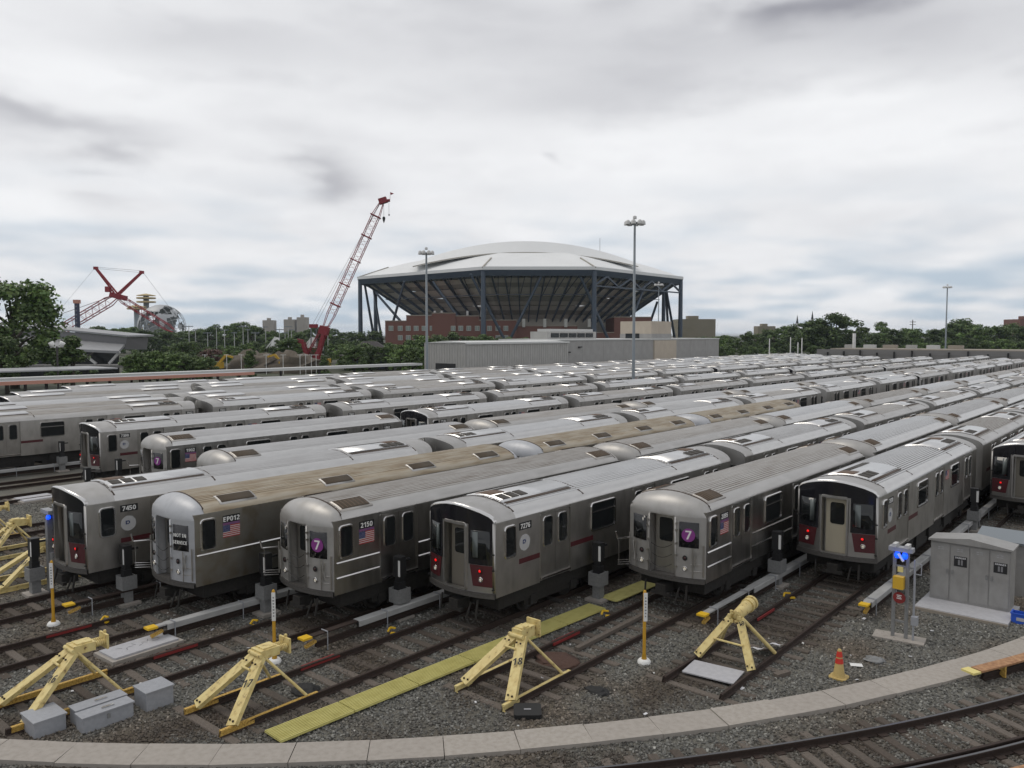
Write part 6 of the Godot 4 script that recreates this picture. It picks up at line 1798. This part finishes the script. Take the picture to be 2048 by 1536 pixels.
func buildings() -> void:
	# grey metal shed along the far side of the yard
	var s := thing("grey_shed", "long low grey metal shed with dark doorway below the stadium", "shed", Vector3(-85, 0, -88.5))
	var st := S()
	var pts := [Vector3(0, 7.15, 0), Vector3(-9.2, 7.15, 0), Vector3(-9.2, 0, 0), Vector3(0, 0, 0)]
	ab(st, Vector3(-9.2, -0.4, -26.0), Vector3(0, 7.0, 0))
	part(s, "wall", done(st), M.shed)
	st = S()
	for k in 44: ab(st, Vector3(0, 0, -0.1 - k * 0.59), Vector3(0.045, 6.9, 0.02 - k * 0.59 - 0.2))
	for k in 16: ab(st, Vector3(-0.3 - k * 0.57, 3.9 if k > 4 and k < 13 else 0.0, 0), Vector3(-0.1 - k * 0.57, 6.9, 0.05))
	part(s, "rib_cladding", done(st), M.shed)
	st = S()
	q4(st, Vector3(-9.3, 7.0, 0.15), Vector3(-4.6, 7.3, 0.15), Vector3(-4.6, 7.3, -26), Vector3(-9.3, 7.0, -26))
	q4(st, Vector3(-4.6, 7.3, 0.15), Vector3(0.15, 7.05, 0.15), Vector3(0.15, 7.05, -26), Vector3(-4.6, 7.3, -26))
	tri(st, Vector3(-9.3, 6.95, 0.15), Vector3(-4.6, 7.3, 0.15), Vector3(0.15, 7.0, 0.15))
	part(s, "roof", done(st), M.canopy_white)
	part(s, "gutter", box(Vector3(0.25, 0.3, 26.2)), M.canopy_white, Vector3(0.12, 6.95, -13))
	part(s, "doorway", box(Vector3(4.3, 3.6, 0.14)), M.black, Vector3(-4.4, 2.0, 0.03))
	var s2 := thing("grey_hall", "long concrete hall with beige stair block right of the grey shed", "building", Vector3(-87, 0, -114.6))
	for k in 9:
		st = S()
		ab(st, Vector3(-14, -0.4, -62.2 + k * 6.9), Vector3(0.0, 7.2, -62.2 + k * 6.9 + 6.86))
		part(s2, "wall_panel", done(st), M.shed_dark)
	part(s2, "coping", box(Vector3(14.5, 0.25, 62.4)), M.canopy_white, Vector3(-7.1, 7.33, -31))
	part(s2, "beige_bay", box(Vector3(0.3, 7.1, 9.2)), M.beige, Vector3(0.12, 3.5, -36.9))
	part(s2, "penthouse", box(Vector3(7.7, 4.0, 8.3)), M.beige, Vector3(-4.85, 9.1, -37.25))
	part(s2, "penthouse_band", box(Vector3(7.8, 1.1, 8.4)), M.shed_dark, Vector3(-4.85, 7.9, -37.25))
	part(s2, "penthouse_window", box(Vector3(3.4, 1.0, 0.12)), M.dark_glass, Vector3(-5.6, 8.0, -33.02))
	part(s2, "roof_plant", box(Vector3(4, 1.5, 16)), M.shed, Vector3(-8, 8.1, -12))
	for k in 5: part(s2, "roof_window", box(Vector3(0.1, 0.8, 2.4)), M.dark_glass, Vector3(-5.93, 8.15, -6.4 - k * 2.8))
	part(s2, "roof_unit", box(Vector3(3, 0.5, 14)), M.lamp_head, Vector3(-7.6, 9.1, -12))
	for a in [[-1.0, 6.0, -6.0], [-1.0, 5.1, -2.5]]: part(s2, "wall_lamp", box(Vector3(0.3, 0.2, 0.9)), M.rubber, Vector3(0.2, a[1], a[2]))
	# platform canopies
	for c in [[-91.0, 4.0, -84.0, 3.95, "canopy_white", "long white platform canopy behind the trains at left"], [-85.4, 4.0, -52.0, 3.9, "canopy_pink", "long pink edged platform canopy in front of the white one"]]:
		var k := thing("platform_canopy", c[5], "canopy", Vector3(c[0], 0, 0))
		part(k, "roof", box(Vector3(2.2, 0.12, c[1] - c[2])), M.zinc_roof if c[0] > -86 else M.canopy_white, Vector3(0, c[3] - 0.06, (c[1] + c[2]) / 2))
		part(k, "fascia", box(Vector3(0.08, 0.34, c[1] - c[2])), M[c[4]], Vector3(1.12, c[3] - 0.14, (c[1] + c[2]) / 2))
		var z: float = c[1] - 4.0
		while z > c[2]:
			part(k, "post", box(Vector3(0.22, 4.0, 0.22)), M.roof_dark, Vector3(0, 1.9, z))
			z -= 6.0
	var pf := thing("platform_building", "low dark platform building under the canopies at left", "building", Vector3(-93.5, 0, -40))
	part(pf, "wall", box(Vector3(2.0, 2.6, 88)), M.roof_dark, Vector3(0, 0.6, 0))
	part(pf, "roof", box(Vector3(8, 0.14, 40)), M.zinc_roof, Vector3(-3.2, 4.5, 20))
	# angular building with a folded zinc roof
	var g := thing("angular_building", "grey building with folded zinc roof and white V struts at left", "building", ahead(-92.5, 0, 170), YAW)
	slab_roof(g, "upper_roof", [Vector3(-16, 11.0, -10), Vector3(13.6, 8.2, -8), Vector3(12.6, 8.1, 2), Vector3(-18, 10.9, -1)], 0.35, M.zinc_roof)
	st = S()
	q4(st, Vector3(-17.8, 10.4, -1.2), Vector3(12.2, 7.7, 1.6), Vector3(11.6, 5.2, 1.6), Vector3(-17.8, 6.2, -1.2))
	q4(st, Vector3(12.2, 7.7, 1.6), Vector3(12.8, 7.7, -7), Vector3(12.4, 5.0, -7), Vector3(11.6, 5.2, 1.6))
	part(g, "clerestory_wall", done(st), M.zinc_wall)
	slab_roof(g, "lower_roof", [Vector3(-17, 8.6, -1), Vector3(11.8, 6.3, 1.8), Vector3(13.5, 5.0, 8), Vector3(-19, 6.4, 8)], 0.5, M.zinc_roof)
	slab_roof(g, "roof_light", [Vector3(-6, 7.1, 2.6), Vector3(9, 6.15, 2.8), Vector3(10, 5.85, 4.2), Vector3(2, 6.3, 4.2)], 0.05, M.dark_glass)
	part(g, "glass_front", box(Vector3(28, 6.4, 0.3)), M.dark_glass, Vector3(-2, 2.4, 5.0))
	part(g, "deck", box(Vector3(36, 0.5, 8)), M.wall_grey, Vector3(-1, 2.05, 8))
	for v in [[-2.2, 1.0], [1.0, 4.4], [1.0, -2.2], [11.4, 14.2]]: pass
	for v in [[1.8, 2.4, 5.0, 5.3], [5.0, 5.3, 8.6, 2.4], [11.2, 2.4, 13.4, 4.8], [-16.6, 1.2, -13.8, 4.6], [-20.5, 3.0, -16.6, 1.2]]:
		st = S()
		beam(st, Vector3(v[0], v[1], 7.4), Vector3(v[2], v[3], 7.4), 0.45, 0.45)
		part(g, "v_strut", done(st), M.lamp_head)
	# far blocks
	for b in [[-450.0, 1500.0, 20, 34.5, 20, "tan_block", "grey far apartment tower, leftmost of three on the skyline"], [-411.0, 1500.0, 20, 36.0, 20, "tan_block", "tan far apartment tower, middle of three on the skyline"], [-388.0, 1500.0, 18, 40.0, 20, "tan_block", "tan far apartment tower, tallest of three on the skyline"],
		[117.0, 520.0, 23, 18.0, 20, "drab_block", "drab windowless block right of the stadium columns"], [382.0, 600.0, 22, 19.5, 20, "brick", "far red brick building at the right edge"], [175.0, 560.0, 12, 14.0, 10, "drab_block", "small far building above the trees right of the drab block"], [-69.5, 330.0, 0, 0, 0, "", ""]]:
		if b[2] == 0: continue
		var w := thing("far_building", b[6], "building", ahead(b[0], 0, b[1]), YAW)
		part(w, "block", box(Vector3(b[2], b[3], b[4])), M[b[5]], Vector3(0, b[3] * 0.5, 0))
		part(w, "roof_house", box(Vector3(b[2] * 0.3, b[3] * 0.12, 6)), M[b[5]], Vector3(-b[2] * 0.05, b[3] * 1.06, 0))
	# hip roofed pavilion
	var p := thing("pavilion", "low blue grey pavilion with dark hip roof before the stadium", "pavilion", ahead(-36, 0, 205), YAW)
	part(p, "wall", box(Vector3(13, 3.2, 7)), M.pavilion_blue, Vector3(0, 1.4, 0))
	for r in [[7.6, 5.0, 3.1, 4.0], [4.6, 3.2, 4.4, 6.6]]:
		st = S()
		var a := [Vector3(-r[0], r[2], r[1]), Vector3(r[0], r[2], r[1]), Vector3(r[0], r[2], -r[1]), Vector3(-r[0], r[2], -r[1])]
		var t := [Vector3(-r[0] * 0.35, r[3], 0.3), Vector3(r[0] * 0.35, r[3], 0.3), Vector3(r[0] * 0.35, r[3], -0.3), Vector3(-r[0] * 0.35, r[3], -0.3)]
		for k in 4: q4(st, t[k], t[(k + 1) % 4], a[(k + 1) % 4], a[k])
		part(p, "roof", done(st), M.roof_dark)
	# the concrete wall and low building at the end of the tracks
	var e := thing("end_wall", "grey concrete wall with dark posts at the far end of the tracks", "wall", Vector3(-47, 0, -216))
	part(e, "wall", box(Vector3(62, 4.6, 0.5)), M.wall_grey, Vector3(0, 2.1, 0))
	for k in 15: part(e, "post", box(Vector3(0.35, 4.2 + 0.6 * (k % 3), 0.35)), M.rubber, Vector3(-28 + k * 4.1, 1.6, 0.6))
	for y in [3.4, 2.4, 1.4]: part(e, "fence_rail", box(Vector3(62, 0.07, 0.07)), M.cable, Vector3(0, y, 0.6))
	var fb := thing("low_building", "long flat roofed building behind the far concrete wall", "building", Vector3(-42, 0, -232))
	part(fb, "wall", box(Vector3(70, 4.4, 14)), M.shed_dark, Vector3(0, 2.0, 0))
	part(fb, "roof", box(Vector3(71, 0.3, 15)), M.tan_block, Vector3(0, 4.35, 0))
	part(fb, "chimney", lathe([Vector2(0.45, 4.2), Vector2(0.45, 8.6), Vector2(0, 8.6)], 10), M.lamp_head, Vector3(-31, 0, 2))
	for k in 6: part(fb, "roof_unit", box(Vector3(2.4 + 0.5 * (k % 3), 1.2, 2)), [M.shed, M.lamp_head, M.tan_block][k % 3], Vector3(-33 + k * 5.3, 4.9, -1))
	# dirt heaps and machines on the building site
	for h in [[-60.5, 190.0, Vector3(8.5, 4.6, 6), 71, "rounded heap of brown earth left of the cone shaped tree"], [-51.5, 188.0, Vector3(9.5, 4.5, 6), 72, "long heap of brown earth right of the cone shaped tree"]]:
		var d := lump("dirt_heap", ahead(h[0], -0.5, h[1]), h[2], M.dirt, h[3])
		tag(d, h[4], "dirt heap")
	for k in [[-66.5, 180.0, 1.0, "yellow excavator by the earth heaps at left"], [-51.5, 185.0, -1.0, "yellow excavator arm beside the red crane base"]]:
		var v := thing("excavator", k[3], "excavator", ahead(k[0], 0, k[1]), YAW)
		part(v, "body", box(Vector3(3.4, 1.5, 2.6)), M.plant_yellow, Vector3(0, 1.4, 0))
		part(v, "tracks", box(Vector3(4.0, 0.8, 2.8)), M.rubber, Vector3(0, 0.35, 0))
		st = S()
		beam(st, Vector3(k[2] * 1.4, 2.0, 0.5), Vector3(k[2] * 2.8, 3.7, 0.5), 0.5, 0.55)
		beam(st, Vector3(k[2] * 2.8, 3.7, 0.5), Vector3(k[2] * 4.4, 3.2, 0.5), 0.4, 0.45)
		part(v, "arm", done(st), M.plant_yellow)
		part(v, "cab", box(Vector3(1.3, 1.3, 1.3)), M.dark_glass, Vector3(-k[2] * 0.6, 2.6, 0.4))
	for k in 2:
		var sh := thing("white_tent", ["white pointed tent top among the trees, left one", "white pointed tent top among the trees, right one"][k], "tent", ahead(-66.0 + 10.2 * k, 0, 225), YAW)
		st = S()
		beam(st, Vector3(-2.4, 4.6, 0), Vector3(0, 7.6, 0), 0.3, 0.3)
		q4(st, Vector3(-0.2, 7.6, 0), Vector3(1.2, 7.4, 0), Vector3(1.3, 4.6, 0.6), Vector3(-1.6, 4.6, 0.6))
		q4(st, Vector3(1.2, 7.4, 0), Vector3(-0.2, 7.6, 0), Vector3(-1.6, 4.6, -0.6), Vector3(1.3, 4.6, -0.6))
		part(sh, "canvas", done(st), M.white)
func masts() -> void:
	for m in [[Vector3(-50.0, 0, -80.0), 21.8, "tall grey light mast with ring of lamps rising among the trains", 0.2], [Vector3(-86.3, 0, -81.6), 20.9, "tall grey light mast at the corner of the grey shed", 0.22], [Vector3(-54, 0, -247), 22.0, "tall light mast standing at far right", 0.24], [ahead(38.4, 0, 212), 22.0, "light mast in front of the right stadium columns", 0.16]]:
		var o := thing("light_mast", m[2], "light mast", m[0], YAW, "tall yard light masts")
		part(o, "pole", lathe([Vector2(m[3], 0), Vector2(m[3] * 0.62, m[1] - 0.9), Vector2(0, m[1] - 0.9)], 10), M.pole_grey)
		part(o, "ring", lathe([Vector2(0.85, m[1] - 0.9), Vector2(0.9, m[1] - 0.8), Vector2(0.8, m[1] - 0.75), Vector2(0.85, m[1] - 0.9)], 16), M.pole_grey)
		for k in 8:
			var t := TAU * k / 8.0 + 0.3
			var st := S()
			beam(st, Vector3(0, m[1] - 0.85, 0), Vector3(cos(t) * 0.9, m[1] - 0.85, sin(t) * 0.9), 0.06, 0.06)
			part(o, "arm", done(st), M.pole_grey)
			part(o, "lamp", lathe([Vector2(0.3, -0.22), Vector2(0.26, 0.12), Vector2(0.12, 0.28), Vector2(0, 0.28)], 10), M.lamp_head, Vector3(cos(t) * 0.95, m[1] - 0.75, sin(t) * 0.95))
		part(o, "beacon", lathe([Vector2(0.22, 0), Vector2(0.22, 0.3), Vector2(0, 0.4)], 8), M.lamp_head, Vector3(0, m[1] - 0.3, 0))
	# slim white poles of the sports ground
	var heights := [-0.4, -0.392, -0.377, -0.366, -0.356, -0.344, -0.333, -0.327, -0.318, -0.305, -0.288, -0.281, -0.277, -0.273, -0.234, -0.228]
	for k in heights.size():
		var d := 300.0 + 6.0 * (k % 5)
		var h := 11.6 - 1.2 * (k % 3)
		var o := thing("floodlight_pole", "slim pale floodlight pole left of the stadium, %s from the left" % nth(k + 1), "pole", ahead(heights[k] * d, 0, d), YAW, "slim pale poles in the park")
		part(o, "shaft", lathe([Vector2(0.17, 0), Vector2(0.12, h), Vector2(0, h)], 6), M.pole_pale)
		part(o, "crossbar", box(Vector3(3.2 if k % 2 == 0 else 2.0, 0.3, 0.3)), M.pole_grey, Vector3(0, h - 0.3, 0))
	var tees := [-0.381, -0.354, -0.336, -0.305, -0.284, -0.263, -0.256, -0.249, -0.243]
	for k in tees.size():
		var o := thing("white_post", "white T shaped post on the building site, %s from the left" % nth(k + 1), "post", ahead(tees[k] * 170.0, 0, 170), YAW, "white T posts on the site")
		part(o, "shaft", box(Vector3(0.09, 4.2, 0.09)), M.white, Vector3(0, 2.0, 0))
		part(o, "crossbar", box(Vector3(1.1, 0.09, 0.09)), M.white, Vector3(0, 4.0, 0))
	for u in [[151.3, 350.0, 13.4, "wooden utility pole above the right tree line, left one"], [173.5, 350.0, 14.6, "wooden utility pole above the right tree line, right one"]]:
		var o := thing("utility_pole", u[3], "utility pole", ahead(u[0], 0, u[1]), YAW)
		part(o, "shaft", lathe([Vector2(0.3, 0), Vector2(0.2, u[2]), Vector2(0, u[2])], 6), M.bark)
		for y in [0.9, 2.0]: part(o, "crossarm", box(Vector3(2.6, 0.2, 0.2)), M.bark, Vector3(0, u[2] - y, 0))
	for u in [[64.6, 215.0, 7.2], [70.2, 215.0, 7.6], [72.2, 215.0, 6.2], [73.6, 216.0, 7.4]]:
		var o := thing("yard_pole", "slim grey pole behind the farthest trains, %s right of the hall" % nth(1 + int(u[0] > 65) + int(u[0] > 71) + int(u[0] > 73)), "pole", ahead(u[0] + 4.0, 0, u[1]), YAW, "slim grey poles behind the yard")
		part(o, "shaft", lathe([Vector2(0.17, 0), Vector2(0.13, u[2]), Vector2(0, u[2])], 6), M.lamp_head)
	for u in [[247.0, 700.0, 23.5, "distant slim spire above the trees, left one"], [260.0, 700.0, 27.0, "distant slim spire above the trees, right one"]]:
		var o := thing("rocket_spire", u[3], "spire", ahead(u[0], 0, u[1]), YAW)
		part(o, "shaft", lathe([Vector2(1.6, 0), Vector2(1.5, u[2] - 6), Vector2(0.9, u[2] - 5), Vector2(0, u[2])], 8), M.lamp_head)
		part(o, "tip", lathe([Vector2(1.55, u[2] - 6.5), Vector2(1.0, u[2] - 4.6), Vector2(0.1, u[2] + 1.5)], 8), M.rubber)
	var tl := thing("twin_floodlight", "twin white floodlights on a T bar at left beside the cone shaped tree", "floodlight", ahead(-0.564 * 95, 0, 95), YAW)
	part(tl, "shaft", box(Vector3(0.16, 7.0, 0.16)), M.roof_dark, Vector3(0, 3.4, 0))
	part(tl, "crossbar", box(Vector3(1.5, 0.1, 0.1)), M.lamp_head, Vector3(0, 6.85, 0))
	for x in [-0.6, 0.6]: part(tl, "lamp", lathe([Vector2(0.0, -0.3), Vector2(0.2, -0.2), Vector2(0.32, 0.25), Vector2(0, 0.3)], 10), M.white, Vector3(x, 7.15, 0), Basis(Vector3(0, 0, 1), -0.5 * signf(x)))

# ---------------------------------------------------------------- everything together
func _ready() -> void:
	rng.seed = 20
	var cam := Camera3D.new()
	cam.name = "camera"
	cam.fov = 50.947
	cam.near = 0.1
	cam.far = 9000.0
	cam.position = Vector3(0, CAM_H, 0)
	cam.rotation = Vector3(-0.0614, YAW, 0)
	add_child(cam)
	cam.current = true
	var env := Environment.new()
	env.background_mode = Environment.BG_SKY
	env.sky = Sky.new()
	env.sky.sky_material = sky()
	env.tonemap_mode = Environment.TONE_MAPPER_LINEAR
	env.tonemap_exposure = 1.0
	env.sdfgi_enabled = true
	env.ssao_enabled = true
	env.ssil_enabled = true
	env.fog_enabled = true
	env.fog_density = 0.0001
	env.fog_light_color = Color(0.80, 0.85, 0.90)
	var we := WorldEnvironment.new()
	we.name = "world_environment"
	we.environment = env
	add_child(we)
	var sun := DirectionalLight3D.new()
	sun.name = "sun"
	sun.light_energy = 0.3
	sun.light_angular_distance = 24.0
	sun.light_color = Color(1.0, 0.97, 0.92)
	sun.shadow_enabled = true
	sun.rotation_degrees = Vector3(-58, -70, 0)
	add_child(sun)
	materials()
	ground()
	yard()
	buildings()
	stadium()
	globe_and_towers()
	woods()
	trains()
	cranes()
	masts()
	yard_things()
